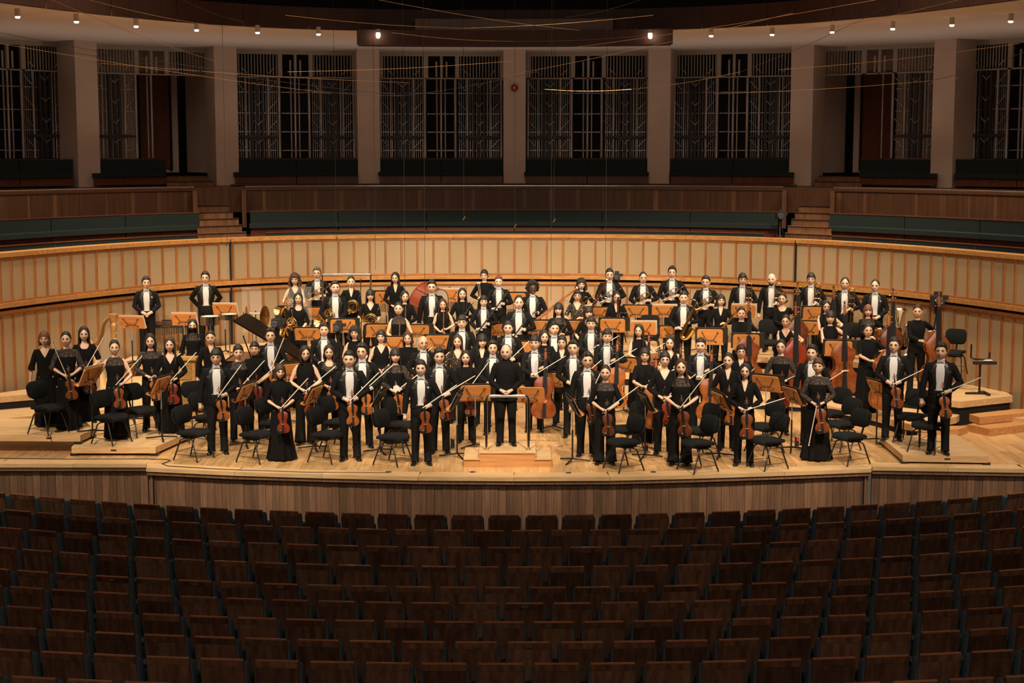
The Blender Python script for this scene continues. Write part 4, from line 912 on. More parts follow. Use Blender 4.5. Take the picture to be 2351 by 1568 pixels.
def coat_meshes(pose):
    me = coat(pose).mesh('tailcoat', 'black_cloth'); L = []
    lap = []
    for s in (-1, 1):
        a, b = [], []
        for z, x, w_ in ((1.06, .060, .012), (1.14, .056, .035), (1.24, .066, .052), (1.31, .072, .072), (1.335, .074, .098), (1.345, .075, .06), (1.40, .074, .045), (1.455, .068, .022)):
            ry = np.interp(z, [1.04, 1.12, 1.22, 1.32, 1.39, 1.435, 1.47], [.124, .128, .138, .138, .122, .104, .086])+.006; rx = np.interp(z, [1.04, 1.12, 1.22, 1.32, 1.39, 1.435, 1.47], [.178, .178, .194, .206, .208, .185, .118])+.006
            f = lambda xx: -ry*max(.02, (1-min(.99, xx/rx)**2.33))**(.43)
            a.append((s*x, f(x)-.002, z)); b.append((s*(x+w_), f(x+w_)-.004, z))
        V = a+b+[(x, y+.006, z) for x, y, z in a+b]; n = len(a); Fs = []
        for i in range(n-1):
            q = (i, i+1, n+i+1, n+i); Fs += [q, q[::-1]]
        lap.append(MB().add(a+b, Fs).mesh('lapel', 'satin'))
    cuffs = []
    for Sh, E, W, fd, s in arms('m', pose): d = (W-E).normalized(); cuffs.append(('cuff', MB().tube([W-d*.03, W+d*.006], [.037, .036], 10).mesh('cuff', 'shirt_white')))
    sh = MB()
    rr = [(.955, .170, .116), (1.04, .164, .114), (1.12, .166, .118), (1.22, .182, .128), (1.32, .190, .128), (1.385, .178, .110), (1.425, .148, .092), (1.458, .100, .076), (1.485, .069, .067)]
    R = tor(rr, 44); sh.rings(R, cap=False, skip=lambda c: c[1] > -.02 or abs(c[0]) > .105)
    sh.rings(tor([(1.478, .066, .064), (1.500, .061, .062), (1.535, .058, .063), (1.536, .054, .058)], 20), cap=False)
    bt = MB()
    for s in (-1, 1): bt.add([(0, -.082, 1.478), (0, -.082, 1.494), (s*.050, -.083, 1.508), (s*.050, -.083, 1.462), (0, -.098, 1.478), (0, -.098, 1.494), (s*.050, -.095, 1.508), (s*.050, -.095, 1.462)], [(0, 1, 2, 3), (7, 6, 5, 4), (0, 4, 5, 1), (1, 5, 6, 2), (2, 6, 7, 3), (3, 7, 4, 0)] if s < 0 else [(3, 2, 1, 0), (4, 5, 6, 7), (1, 5, 4, 0), (2, 6, 5, 1), (3, 7, 6, 2), (0, 4, 7, 3)])
    bt.box((0, -.092, 1.486), (.016, .018, .020))
    return [('tailcoat', me), ('lapel', lap[0]), ('lapel', lap[1]), ('shirt_front', sh.mesh('shirt_front', 'shirt_white')), ('bow_tie', bt.mesh('bow_tie', 'tie_white', False))]+cuffs
def conductor_coat(pose):
    mb = coat(pose, True); mb.rings(tor([(.975, .188, .128), (.90, .195, .135), (.80, .20, .138)], 30), cap=False)
    mb.rings(tor([(1.485, .070, .069), (1.515, .062, .064), (1.54, .060, .062)], 20), cap=False)
    L = [('long_jacket', mb.mesh('long_jacket', 'black_cloth'))]
    for z in (1.05, 1.13, 1.21, 1.29, 1.37): L.append(('button', MB().ball((0, -.146 if z > 1.2 else -.134, z), (.009, .006, .009), 8, 4).mesh('button', 'shoe')))
    return L
def trousers(g, wide=False):
    w0 = 1.0 if g == 'm' else .93
    mb = MB().rings(tor([(1.055, .158*w0, .108*w0), (1.0, .172*w0, .120), (.92, .182*w0, .125), (.84, .180*w0, .122), (.80, .15*w0, .10)], 24))
    for s in (-1, 1):
        rad = [.080, .098, .078, .070, .066, .066, .070] if not wide else [.080, .100, .088, .086, .092, .105, .112]
        mb.tube([(s*.080, 0, .92), (s*.088, 0, .80), (s*.096, -.006, .55), (s*.10, .0, .42), (s*.104, .012, .25), (s*.108, .008, .08), (s*.11, -.005, .045)], rad, 14)
    return mb.mesh('trousers', 'black_cloth_b')
def skirt(full):
    R = []; n = 44
    for z, rx, ry, am in ((1.06, .130, .098, 0), (.98, .158, .118, .003), (.86, .178, .132, .006), (.6, .195, .150, .012), (.3, .215 if full else .20, .172, .018), (.03, .262 if full else .215, .205 if full else .172, .024)):
        a = np.linspace(0, 2*PI, n, endpoint=False); r = 1+am*5*np.sin(11*a)+am*2.5*np.sin(5*a+1)
        R.append(np.stack([rx*np.sin(a)*r, -ry*np.cos(a)*r, np.full(n, z)], 1))
    return MB().rings(R).mesh('skirt', 'black_knit')
def top(pose, sl, neck='crew', m='black_knit', lace=None):
    rr = [(.97, .166, .118), (1.03, .150, .110), (1.10, .142, .108), (1.18, .148, .113), (1.255, .164, .130, -.004), (1.33, .168, .116), (1.395, .160, .096), (1.43, .136, .084), (1.452, .104, .072)]
    if neck == 'high': rr += [(1.482, .064, .061), (1.52, .052, .057), (1.535, .051, .056)]
    elif neck == 'crew': rr += [(1.474, .074, .066)]
    sk = None; parts = []
    dp, kind_ = {'scoop': (.075, 0), 'vee': (.15, 1), 'crew': (0, 0), 'high': (0, 0)}[neck]
    zz, rxs, rys = [r[0] for r in rr], [r[1] for r in rr], [r[2] for r in rr]
    def cut(R):
        out = []
        for r in R:
            r = r.copy()
            for p in r:
                if dp and p[1] < 0:
                    a_ = abs(p[0])/.085; w_ = max(0, 1-a_) if kind_ else math.exp(-(a_*1.15)**4)
                    t_ = min(1, max(0, (p[2]-1.15)/.302)); t_ = t_*t_*(3-2*t_); z2 = p[2]-dp*w_*t_
                    p[1] *= np.interp(z2, zz, rys)/np.interp(p[2], zz, rys); p[0] *= 1+.35*(np.interp(z2, zz, rxs)/np.interp(p[2], zz, rxs)-1)*w_; p[2] = z2
            out.append(r)
        return out
    mb = MB().rings(cut(tor(rr, 44)), cap=False)
    slv = MB()
    tg = mb if lace != 'sleeve' else slv
    for Sh, E, W, fd, s in arms('w', pose):
        if sl == 'N': continue
        P = [Sh+Vector((-s*.07, 0, .012)), Sh+Vector((-s*.01, 0, .006)), Sh.lerp(E, .25), Sh.lerp(E, .7)]; Rr = [.042, .058, .056, .052]
        if sl == 'S': P.append(Sh.lerp(E, .86)); Rr.append(.053)
        elif sl == 'B': P += [E, E.lerp(W, .25)]; Rr += [.060, .066]
        else:
            d = (W-E).normalized(); P += [E, E.lerp(W, .3), E.lerp(W, .8), W-d*.012]; Rr += [.047, .047, .039, .036]
        if lace == 'sleeve': parts.append(('sleeve', MB().tube(P, Rr, 12).mesh('sleeve', 'lace')))
        else: mb.tube(P, Rr, 12)
    parts.append(('top', mb.mesh('top', m)))
    if lace:
        r2 = [(z, rx+.003, ry+.003, *o) for z, rx, ry, *o in rr if z > 1.30]; parts.append(('lace_yoke', MB().rings(cut(tor(r2, 44)), cap=False).mesh('lace_yoke', 'lace')))
    return parts
def shirt_collar(): 
    mb = MB()
    for s in (-1, 1): mb.add([(s*.060, -.030, 1.492), (s*.092, -.052, 1.452), (s*.060, -.112, 1.375), (s*.016, -.128, 1.325), (s*.040, -.085, 1.43)], [(0, 1, 2, 3, 4), (4, 3, 2, 1, 0)])
    mb.rings(tor([(1.455, .082, .072), (1.495, .062, .058)], 20), cap=False, skip=lambda c: c[1] < -.025)
    return mb.mesh('collar', 'black_cloth_b')
def shoe_mesh(s):
    R = []
    for y, w_, h in ((.075, .025, .05), (.06, .036, .075), (.0, .036, .085), (-.06, .042, .060), (-.12, .046, .048), (-.165, .038, .040), (-.19, .015, .025)):
        R.append(np.array([(w_*math.cos(a), y, max(.002, h*.5+h*.5*math.sin(a)) if math.sin(a) > -.3 else .002) for a in np.linspace(0, 2*PI, 12, endpoint=False)]))
    mb = MB().rings(R); mb.v = [xf(Matrix.Translation((s*.112, .01, 0)) @ Matrix.Rotation(s*.22, 4, 'Z'), v) for v in mb.v]
    return mb.mesh('shoe', 'shoe')
SHOES = [shoe_mesh(-1), shoe_mesh(1)]
SKIRTS = [skirt(False), skirt(True)]; TROU = {'m': trousers('m'), 'w': trousers('w'), 'ww': trousers('w', True)}; COLLAR = shirt_collar()
MASK = MB().ball((0, -.058, -.052), (.064, .054, .052), 16, 10).mesh('face_mask', 'black_cloth_b')
BEARD = None
def make_person(label, M, fit, hair, hcol, pose, skin, rnd, glass=False, turn=0., tilt=0., mask=False, beard=False, pocket=False):
    t = thing('person', label, 'person', M=M, group='orchestra members on the stage')
    g = 'm' if fit[0] in 'TC' else 'w'
    V, Fs, FV, FF = body_template(g, pose)
    Mh = Matrix.Translation(HC) @ Matrix.Rotation(turn, 4, 'Z') @ Matrix.Rotation(tilt, 4, 'X') @ Matrix.Scale(HS if g == 'm' else HS*.965, 4)
    hm = head_mesh(rnd, mask=mask)
    mb = MB().add(V, Fs).add(FV, FF); mb.add(xf(Mh, np.concatenate(hm.v)), []); b0 = mb.n-hm.n
    for f, mi in zip(hm.f, hm.m): mb.f.append(tuple(i+b0 for i in f)); mb.m.append(mi)
    hk = 'hair_'+hcol
    build('body', mb, [skin, 'lip', 'eye_white', 'eye_dark', hk if hair != 'bald' else 'hair_d'], t)
    if hair != 'bald': link('hair', hair_mesh(hair, rnd).mesh('hair', hk), t, M=Mh)
    if beard: link('beard', cached('beard', lambda: MB().ball((0, -.052, -.085), (.050, .040, .036), 14, 8).mesh('beard', 'hair_d')), t, M=Mh)
    if glass: link('glasses', GLS, t, M=Mh)
    if mask: link('face_mask', MASK, t, M=Mh)
    if fit == 'T':
        for n, me in cached(('coat', pose), lambda: coat_meshes(pose)): link(n, me, t)
        if pocket: link('pocket_square', cached('pk', lambda: MB().box((.115, -.132, 1.33), (.035, .008, .022), (0, .4, -.3)).mesh('pocket_square', 'shirt_white', False)), t)
        link('trousers', TROU['m'], t)
    elif fit == 'C':
        for n, me in cached(('cond', pose), lambda: conductor_coat(pose)): link(n, me, t)
        link('trousers', TROU['m'], t)
    else:
        sl, neck, lc, low = fit[0], {'c': 'crew', 's': 'scoop', 'h': 'high', 'v': 'vee', 'k': 'vee'}[fit[1]], {'-': None, 'y': 'yoke', 'l': 'sleeve', 'f': None}[fit[2]], fit[3]
        for n, me in cached(('top', pose, fit[:3]), lambda: top(pose, sl, neck, 'flower_cloth' if fit[2] == 'f' else 'black_knit', lc)): link(n, me, t)
        if fit[1] == 'k': link('collar', COLLAR, t)
        if low in 'sg': link('skirt', SKIRTS[low == 'g'], t)
        else: link('trousers', TROU['ww' if low == 'w' else 'w'], t)
    if fit[-1] != 'g':
        for s in SHOES: link('shoe', s, t)
    return t
# ---------------------------------------------------------------- who stands where: column, head-top row, floor height (a = riser below), stature or foot row, outfit, hair, instrument
PEOPLE = '''
86 759 .3 1.66 Bv-s bob:r sides
137 759 .3 986 Bcls tie:k vn:b:-20
179 748 .3 1.70 Ss-s lng:d vn:d:30
249 778 .15 1007 Ncys tie:k ch:b:42
333 764 .15 987 Lclt mid:k vn:o:50
378 773 .15 1.68 Lv-s lng:b vn:r:42
333 633 a 1.72 T sh:k clasp - pocket
438 731 a 1.62 Lhy- lng:k sides - mask
470 622 a 1.74 T up:k back - glass
479 757 0 1.72 Lk-t tie:k sides
485 799 0 1041 T fr:k v1:o:36 - glass
537 789 0 1013 Lcyt pix:k vn:o:42
580 783 0 1.66 Sh-t pix:k vn:r:50
617 752 a 1.76 T up:k vn:o:22 - glass
634 834 0 1056 Bh-g bob:b vn:r:42
693 792 0 1020 Nh-w mid:d vn:r:50 - glass
683 670 a 1.66 Bs-s lng:k hn:-.16
676 627 a 1.68 Nv-s cur:b hn:-.15
727 612 a 1.74 T up:g tp:b - glass,pocket
768 643 a 1.74 T sh:d hn:-.12 - fair
805 632 a 1.68 Lk-t tie:k hn:.02
741 740 a 1.74 T up:k clasp
752 790 0 1.66 Lsyt mid:k vn:o:60
796 803 0 1056 T sh:k vn:o:45
826 786 0 1026 T up:k v1:o:48 - glass
812 748 a 1.64 Nc-t cur:k clasp
849 663 a 1.66 Sv-t bang:k hn:.0
907 624 a 1.66 Lk-t lng:d clasp
928 666 a 1.66 Lc-t lng:k fl
914 692 a 1.64 Nhyt tie:k fl
991 642 a 1.76 T up:k cd - glass
1016 685 a 1.66 Nc-t lng:b fl
1061 660 a 1.68 Lc-t lng:k cl
1112 618 a 1.68 Lc-t pix:k ma - glass
1145 632 a 1.76 T up:r cl - fair
1110 677 a 1.74 T fr:k cl
1060 722 a 1.74 T fr:k clasp - glass
873 756 a 1.66 Nv-t bob:k clasp
935 760 a 1.64 Lc-t mid:b vn:r:45
905 798 0 1.66 Lcls bang:k vn:o:52
970 769 0 1.70 T bald:k vn:o:45 - glass
963 824 0 1066 T sh:k v1:b:55 - pocket
1006 797 0 1040 T up:k v1:b:58
1050 767 0 1.66 Lvft lng:b clasp
1068 803 0 1015 Lc-t lng:d vn:b:36
1106 765 0 1.68 Sk-t bang:k clasp
1131 780 0 1.70 T up:k clasp
1162 788 .24 1022 C rim:g clasp - fair
1167 735 a 1.76 T sh:k vn:d:45
1191 677 a 1.76 T rc:d ob - fair
1223 646 a 1.74 T afro:k bn:b - glass,dark
1283 694 a 1.66 Lcyt bang:k ob
1335 639 a 1.66 Sc-t cur:k tp:b
1326 664 a 1.62 Svft pix:k bn:k - glass
1400 615 a 1.76 T sh:k tp:s - glass
1416 668 a 1.64 Lk-t mid:k bv - glass
1352 702 a 1.66 Sv-t bang:d cl
1358 725 0 1.74 T fr:k vc:d
1273 737 0 1.74 T up:k clasp
1250 756 0 1.68 Lc-t lng:k clasp
1228 768 0 1.76 T fr:k vc:b
1291 768 0 1.68 Lk-t pix:k clasp - glass
1317 779 0 1.74 T up:k vn:d:48 - glass
1351 806 0 1046 T up:k v1:d:24 - glass
1394 836 0 1065 Bcyw tie:d vn:d:52
1395 754 0 1.74 T fr:k vc:o
1477 623 a 1.70 T rc:k tp:b - glass
1469 743 0 1.68 Nc-s lng:k vc:r
1483 797 0 1.66 Sc-s bob:k vc:o
1532 805 0 1042 Lv-t pix:k va:r:50 - glass
1541 770 0 1.66 Nv-s lng:k vc:d
1544 610 a 1.78 T up:k tp:s - glass
1570 822 0 1067 Scyw lng:b va:d:36
1571 667 a 1.74 T sh:k st
1622 632 a 1.70 T up:k tp:b - glass
1612 774 0 1.74 T sh:k vc:o
1657 675 a 1.62 Lk-t bob:k ss
1680 808 0 1034 Lk-t tie:k va:o:40
1720 832 0 1068 Lk-t mid:k va:b:70 - glass
1706 789 0 1.64 Lk-t pix:k clasp - glass
1706 626 a 1.72 T fr:k tb
1705 703 a 1.64 Sc-t tie:k db:b:.14
1773 626 a 1.72 T bald:k tb - beard,fair
1799 670 a 1.70 Ls-t tie:k db:d:.30
1808 721 a 1.66 Nv-t tie:k db:r:.18
1798 777 0 1.72 Lclt tie:k va:r:62 - glass
1864 625 a 1.74 T fr:k tb - glass,pocket
1870 790 0 1.74 T up:k v1:b:55
1890 820 0 1056 Lclg pix:b va:b:190
1900 688 a 1.66 Nc-t lng:k db:d:.14 - glass
1910 712 a 1.64 Nc-t bang:d db:b:.27
1942 635 a 1.74 T rc:k tb - glass
2012 640 a 1.76 T rc:k clasp - glass,pocket
1997 698 a 1.64 Lcyt bang:r db:d:.46
2004 741 0.2 1.68 Sc-s tie:k db:o:.36
2118 698 .46 1.68 Lc-t tie:k db:b:.38
2066 772 .14 1010 T sh:k vn:b:60 - glass
2176 783 .14 1041 T sh:k v1:o:64
'''
OCC = []
def depth(v, z): r = ray(1175, v); return r.y*(z-CZ)/r.z
def solve(u, v, z, H, H0=1.7):
    """feet position and stature; z 'a' picks the riser level that suits best"""
    if z != 'a':
        z = float(z)
        if H > 3: D = depth(H, z); hh = at_y(u, v, D).z-z
        else: D = depth(v, z+H); hh = H
        return (u-CU)/F*D*(math.cos(PITCH)+0), D, z, hh
    best = None
    for zl, e0, e1 in LEV:
        D = depth(v, zl+H); x = (u-CU)/F*D; e = D+x*x/28; lo, hi = e0+.26, e1-.24
        wl = np.interp(x, CUR[:, 0], CUR[:, 1])-.45
        e2 = min(max(e, lo), hi); D2 = min(D+(e2-e), wl); hh = at_y(u, v, D2).z-zl; c = abs(hh-H)+(.3 if D2+x*x/28 < lo-.2 else 0)
        if best is None or c < best[0]: best = (c, zl, D2, hh)
    _, zl, D, hh = best; return (u-CU)/F*D, D, zl, min(max(hh, 1.5 if H > 1.3 else .8), 1.95)
def px(u, y, z): r = at_y(u, 700, y); return (u-CU)/F*(y*math.cos(PITCH)-(z-CZ)*math.sin(PITCH))
INST = {'vn': 'violin', 'v1': 'violin', 'ch': 'violin', 'va': 'viola', 'vc': 'cello', 'db': 'double bass', 'hn': 'french horn', 'tp': 'trumpet', 'tb': 'trombone', 'cl': 'clarinet', 'cd': 'clarinet', 'ob': 'oboe', 'fl': 'wooden flute', 'bn': 'bassoon', 'bv': 'bassoon', 'st': 'saxophone', 'ss': 'soprano saxophone', 'ma': 'pair of mallets'}
POS = {'vn': 'both', 'va': 'both', 'v1': 'one', 'ch': 'chair', 'vc': 'cello', 'db': 'bass', 'hn': 'horn', 'tp': 'trump', 'tb': 'tromb', 'cl': 'diag', 'ob': 'diag', 'cd': 'one', 'fl': 'vert', 'bn': 'diag', 'bv': 'vert', 'st': 'diag', 'ss': 'diag', 'ma': 'mallet', 'clasp': 'clasp', 'sides': 'sides', 'back': 'back'}
VCOL = {'r': 'red', 'o': 'orange-brown', 'd': 'dark brown', 'b': 'reddish-brown'}
rows = []
for ln in PEOPLE.strip().splitlines():
    c = ln.split(); hs, hc = c[5].split(':'); ins = c[6].split(':'); fl_ = c[8].split(',') if len(c) > 8 else []
    rows.append([float(c[0]), float(c[1]), c[2], float(c[3]), c[4], hs, hc, ins, fl_])
def fit_words(f):
    if f == 'T': return 'black tailcoat and white tie'
    if f == 'C': return 'long black buttoned jacket'
    if f[2] == 'f': return 'patterned black and tan top'
    lw = {'N': 'sleeveless', 'S': 'short-sleeved', 'B': 'elbow-sleeved', 'L': 'long-sleeved'}[f[0]]
    return lw+(' black lace top' if f[2] in 'ly' else ' black shirt' if f[1] == 'k' else ' black gown' if f[3] == 'g' else ' black top')
def hold_words(i):
    if i in INST:
        w_ = INST[i]; a = 'a pair' if i == 'ma' else ('an ' if w_[0] in 'aeiou' else 'a ')+w_
        return {'ma': 'holding two mallets', 'ch': 'holding violin, hand on chair', 'v1': 'holding violin one-handed', 'vc': 'behind a cello', 'db': 'beside a double bass', 'va': 'holding a viola'}.get(i, 'holding '+a)
    return {'clasp': 'with clasped hands', 'sides': 'with arms at the sides', 'back': 'with hands behind back'}[i]
from collections import Counter, defaultdict
base = []
for r in rows:
    ex = ' and face mask' if 'mask' in r[8] else ''
    base.append('person in %s%s %s' % (fit_words(r[4]), ex, hold_words(r[7][0])))
cnt = Counter(base); seen = Counter(); lab = [None]*len(rows)
for i in sorted(range(len(rows)), key=lambda i: rows[i][0]):
    seen[base[i]] += 1; lab[i] = base[i]+(', %s such from the left' % ORD[seen[base[i]]] if cnt[base[i]] > 1 else '')
    if rows[i][4] == 'C': lab[i] = 'person in long black buttoned jacket standing on the podium, hands clasped'
ITEM = []          # (name, label base, category, tree, matrix, u, group)
def item(name, base_, cat, tree, M, u, group): ITEM.append((name, base_, cat, tree, M, u, group))
rb = random.Random(11)
MINP = []
PINFO = []
for i, (u, v, z, H, fit, hs, hc, ins, fl_) in enumerate(rows):
    x, y, zz, hh = solve(u, v, z, H)
    if z == 'a' or (z == '0' and H < 3):
        best = None
        for dd in np.arange(-.9, .91, .06):
            y2 = y+dd; x2 = (u-CU)/F*y2; e = y2+x2*x2/28; z2 = [l for l in LEV if l[1] <= e < l[2]][0][0]
            if y2 > np.interp(x2, CUR[:, 0], CUR[:, 1])-.4 or min(abs(e-E1), abs(e-E2), abs(e-E3)) < .18: continue
            h2 = at_y(u, v, y2).z-z2; near = min([math.hypot((x2-q[2])*.9, y2-q[3]) for q in PINFO] or [9])
            c = abs(h2-H)*2+abs(dd)*.12+max(0, .5-near)*3+(5 if not 1.48 < h2 < 1.95 else 0)
            if best is None or c < best[0]: best = (c, x2, y2, z2, h2)
        if best: _, x, y, zz, hh = best
    rz = -math.atan2(x, y); k = hh/1.795
    M = Matrix.Translation((x, y, zz)) @ Matrix.Rotation(rz, 4, 'Z') @ Matrix.Scale(k, 4)
    rnd = random.Random(i*13+5); code = ins[0]
    skin = 'skin_d' if 'dark' in fl_ else 'skin_c' if 'fair' in fl_ else rnd.choice(['skin_a', 'skin_a', 'skin_b'])
    g = 'm' if fit in 'TC' else 'w'
    make_person(lab[i], M, fit if fit[-1] != '-' else fit[:3]+'t', hs, hc, POS[code], skin, rnd, 'glass' in fl_, rnd.uniform(-.22, .22), rnd.uniform(-.03, .05), 'mask' in fl_, 'beard' in fl_, 'pocket' in fl_)
    PINFO.append((u, v, x, y, zz, hh))
    MI = Matrix.Translation((x, y, zz)) @ Matrix.Rotation(rz, 4, 'Z')
    P = lambda a, b, c: MI @ Vector((a*k, b*k, c*k))
    Dr = lambda a, b, c: MI.to_3x3() @ Vector((a, b, c))
    back = Dr(0, 1, 0)
    col = ins[1] if len(ins) > 1 else ''
    if code in ('vn', 'va', 'v1', 'ch'):
        big = code == 'va'; hx = {'vn': .035, 'va': .035, 'v1': .055, 'ch': .04}[code]; hz = 1.005
        ax = Vector((rb.uniform(-.16, -.02), rb.uniform(.02, .10), 1)).normalized(); grip = .405*(1.13 if big else 1)
        p = P(hx, -.262, hz); A = Dr(*ax); o = p-A*grip
        fc = Dr(rb.uniform(-.18, .18), 1, .05)
        item('viola' if big else 'violin', VCOL[col]+(' viola' if big else ' violin')+' hanging by its neck from a player\'s hand', 'viola' if big else 'violin', (VA if big else VN)[col], frame(o, A, fc), u, 'violins and violas held by the players')
        if len(ins) > 2:
            a = math.radians(float(ins[2])); d = Dr(math.sin(a), -.12, math.cos(a)); p2 = P(hx-.03, -.285, hz+.0)
            item('bow', 'slender bow held by a %s player' % ('viola' if big else 'violin'), 'bow', BOW[1 if rb.random() < .35 else 0], frame(p2-d*.07, d, Dr(.6, .8, 0)), u, 'string bows held by the players')
    elif code == 'vc':
        A = Dr(.03, .13, 1); item('cello', VCOL[col]+' cello standing in front of its player', 'cello', VC[col], frame(MI @ Vector((.15, -.47, .31)), A, Dr(-.15, 1, -.12)), u, 'cellos')
        d = Dr(.80, -.2, .52); item('bow', 'slender bow held by a cello player', 'bow', BOW[1], frame(P(-.02, -.42, 1.10)-d*.05, d, Dr(.3, .9, 0)), u, 'string bows held by the players')
    elif code == 'db':
        dx = float(ins[2]); item('double_bass', VCOL[col]+' double bass standing in front of its player', 'double bass', DB[col], frame(MI @ Vector((dx, -.44, .125)), Dr(-.015, .06, 1), Dr(-.25, 1, -.06)), u+dx*100, 'double basses')
    elif code == 'hn':
        dx = float(ins[1]); a = -.25 if dx < -.05 else .15
        item('french_horn', 'brass french horn held against a player', 'french horn', HORN, frame(P(dx, -.285, 1.10), Dr(a, 0, 1), Dr(.75 if dx < -.05 else .2, .8, 0)), u, 'french horns')
    elif code == 'tp':
        d = Dr(.80, -.08, .58); item('trumpet', ('silver' if col == 's' else 'brass')+' trumpet held slanting with its bell down', 'trumpet', TPT[col], frame(P(-.20, -.315, 1.02), d, Dr(0, 1, 0)), u, 'trumpets')
    elif code == 'tb': item('trombone', 'brass trombone held upright', 'trombone', TBN, frame(P(.13, -.275, .62), Dr(.03, .04, 1), Dr(0.1, 1, 0)), u, 'trombones')
    elif code in ('cl', 'ob'):
        d = Dr(.58, -.1, .80); item('clarinet' if code == 'cl' else 'oboe', 'black %s with silver keys held slanting' % ('clarinet' if code == 'cl' else 'oboe'), 'clarinet' if code == 'cl' else 'oboe', CLAR if code == 'cl' else OBOE, frame(P(-.16, -.28, .92), d, Dr(0, 1, 0)), u, 'woodwinds held by the players')
    elif code == 'cd': item('clarinet', 'black clarinet with silver keys held hanging down', 'clarinet', CLAR, frame(P(.055, -.26, .60), Dr(-.02, 0, 1), Dr(0, 1, 0)), u, 'woodwinds held by the players')
    elif code == 'fl': item('wooden_flute', 'brown wooden flute with silver rings held upright', 'flute', FLUTE, frame(P(.005, -.275, .78), Dr(.02, 0, 1), Dr(0, 1, 0)), u, 'woodwinds held by the players')
    elif code == 'bn': item('bassoon', ('orange-brown' if col == 'b' else 'dark')+' bassoon slanting up to the right', 'bassoon', BSN[col], frame(P(-.05, -.29, .88) if col == 'b' else P(.02, -.29, .80), Dr(.78, -.12, .62) if col == 'b' else Dr(.48, -.05, .87), Dr(0, 1, 0)), u, 'woodwinds held by the players')
    elif code == 'bv': item('bassoon', 'dark bassoon held upright', 'bassoon', BSN['k'], frame(P(.06, -.28, .28), Dr(0, 0, 1), Dr(0, 1, 0)), u, 'woodwinds held by the players')
    elif code == 'st': item('saxophone', 'golden curved saxophone held slanting', 'saxophone', SAXT, frame(P(-.04, -.30, .86), Dr(.40, -.03, .91), Dr(.1, 1, 0)), u, 'woodwinds held by the players')
    elif code == 'ss': item('soprano_saxophone', 'straight golden soprano saxophone', 'saxophone', SAXS, frame(P(-.06, -.30, .90), Dr(.60, -.03, .75), Dr(.1, 1, 0)), u, 'woodwinds held by the players')
    elif code == 'ma':
        for q in (0, 1): item('mallet', 'white-headed timpani mallet, %s of the two' % ('left', 'right')[q], 'mallet', MALLET, frame(P(-.10+.02*q, -.27, 1.06), Dr(-.14+.05*q, 0, 1), Dr(0, 1, 0)), u+q, 'mallets in one hand')
    if code == 'vn' and u == 905: item('cloth', 'white folded cloth in a violin player\'s hand', 'cloth', CLOTH, frame(P(.02, -.30, 1.08), Dr(0, 0, 1), Dr(0, 1, 0)), u, None)
# ---------------------------------------------------------------- music stands: column, desk-centre row, floor (a = riser), yaw degrees, kind
STANDS = '''
297 740 a -8 s
418 733 a -6 s
513 712 a -6 s
727 688 a 4 s
718 720 a 6 f
703 767 a -4 f
785 748 a 4 f
809 722 a 4 f
886 683 a 4 f
868 759 a 6 f
902 789 a 4 f
955 760 a 4 f
1005 785 a 2 f
1032 678 a 0 s
1146 757 a 2 f
1181 686 a 0 f
1236 751 a 0 f
1212 801 0 -2 f
1316 751 a -2 f
1374 718 a -4 f
1408 747 a -4 f
1462 715 a -6 f
1478 753 a -4 s
1546 762 a -6 f
1526 714 a -6 s
1611 718 a -8 s
1633 773 a -8 f
1709 714 a -8 s
1717 785 a -8 f
1876 720 a -8 f
1858 753 a -10 f
1931 800 a -12 f
2033 770 a -12 f
1272 872 0 -6 f
1435 838 0 -20 f
1216 906 0 -8 c
1090 902 0 8 f
1765 880 0 -35 f
655 853 0 40 f
199 862 .3 70 s
294 850 .15 78 f
361 884 .15 76 f
556 900 0 76 f
716 906 0 76 f
869 912 0 82 k
1048 918 0 82 k
1316 930 0 -82 k
1485 922 0 -80 k
1659 920 0 -76 f
1826 908 0 -72 f
2024 892 0 -72 f
'''
SR = []
for ln in STANDS.strip().splitlines():
    u, v, z, yaw, kd = ln.split(); u, v, yaw = float(u), float(v), float(yaw)
    x, y, zz, hh = solve(u, v, z, .94); best = None
    for dd in np.arange(-1.3, 1.31, .05):
        y2 = y+dd; x2 = (u-CU)/F*y2; z2 = zz
        if z == 'a':
            e = y2+x2*x2/28; z2 = [l for l in LEV if l[1] <= e < l[2]][0][0]
            if y2 > np.interp(x2, CUR[:, 0], CUR[:, 1])-.3 or min(abs(e-E1), abs(e-E2), abs(e-E3)) < .16: continue
        h2 = at_y(u, v, y2).z-z2; near = min([math.hypot(x2-q[2], (y2-q[3])) for q in PINFO])
        near2 = min([math.hypot(x2-q[0], y2-q[1]) for q in OCC] or [9])
        c = abs(h2-.94)*1.5+abs(dd)*.15+max(0, .46-near)*6+max(0, .45-near2)*4
        if best is None or c < best[0]: best = (c, x2, y2, z2, h2)
    if best: _, x, y, zz, hh = best
    SR.append((u, x, y, zz, min(max(hh, .7), 1.3), yaw, kd)); OCC.append((x, y))
lvw = {.14: 'on the low right platform', 0: 'on the stage floor', .2: 'on the lowest riser', .45: 'on the middle riser', .7: 'on the top riser', .3: 'on the far left platform', .15: 'on the low left platform'}
cn = defaultdict(int)
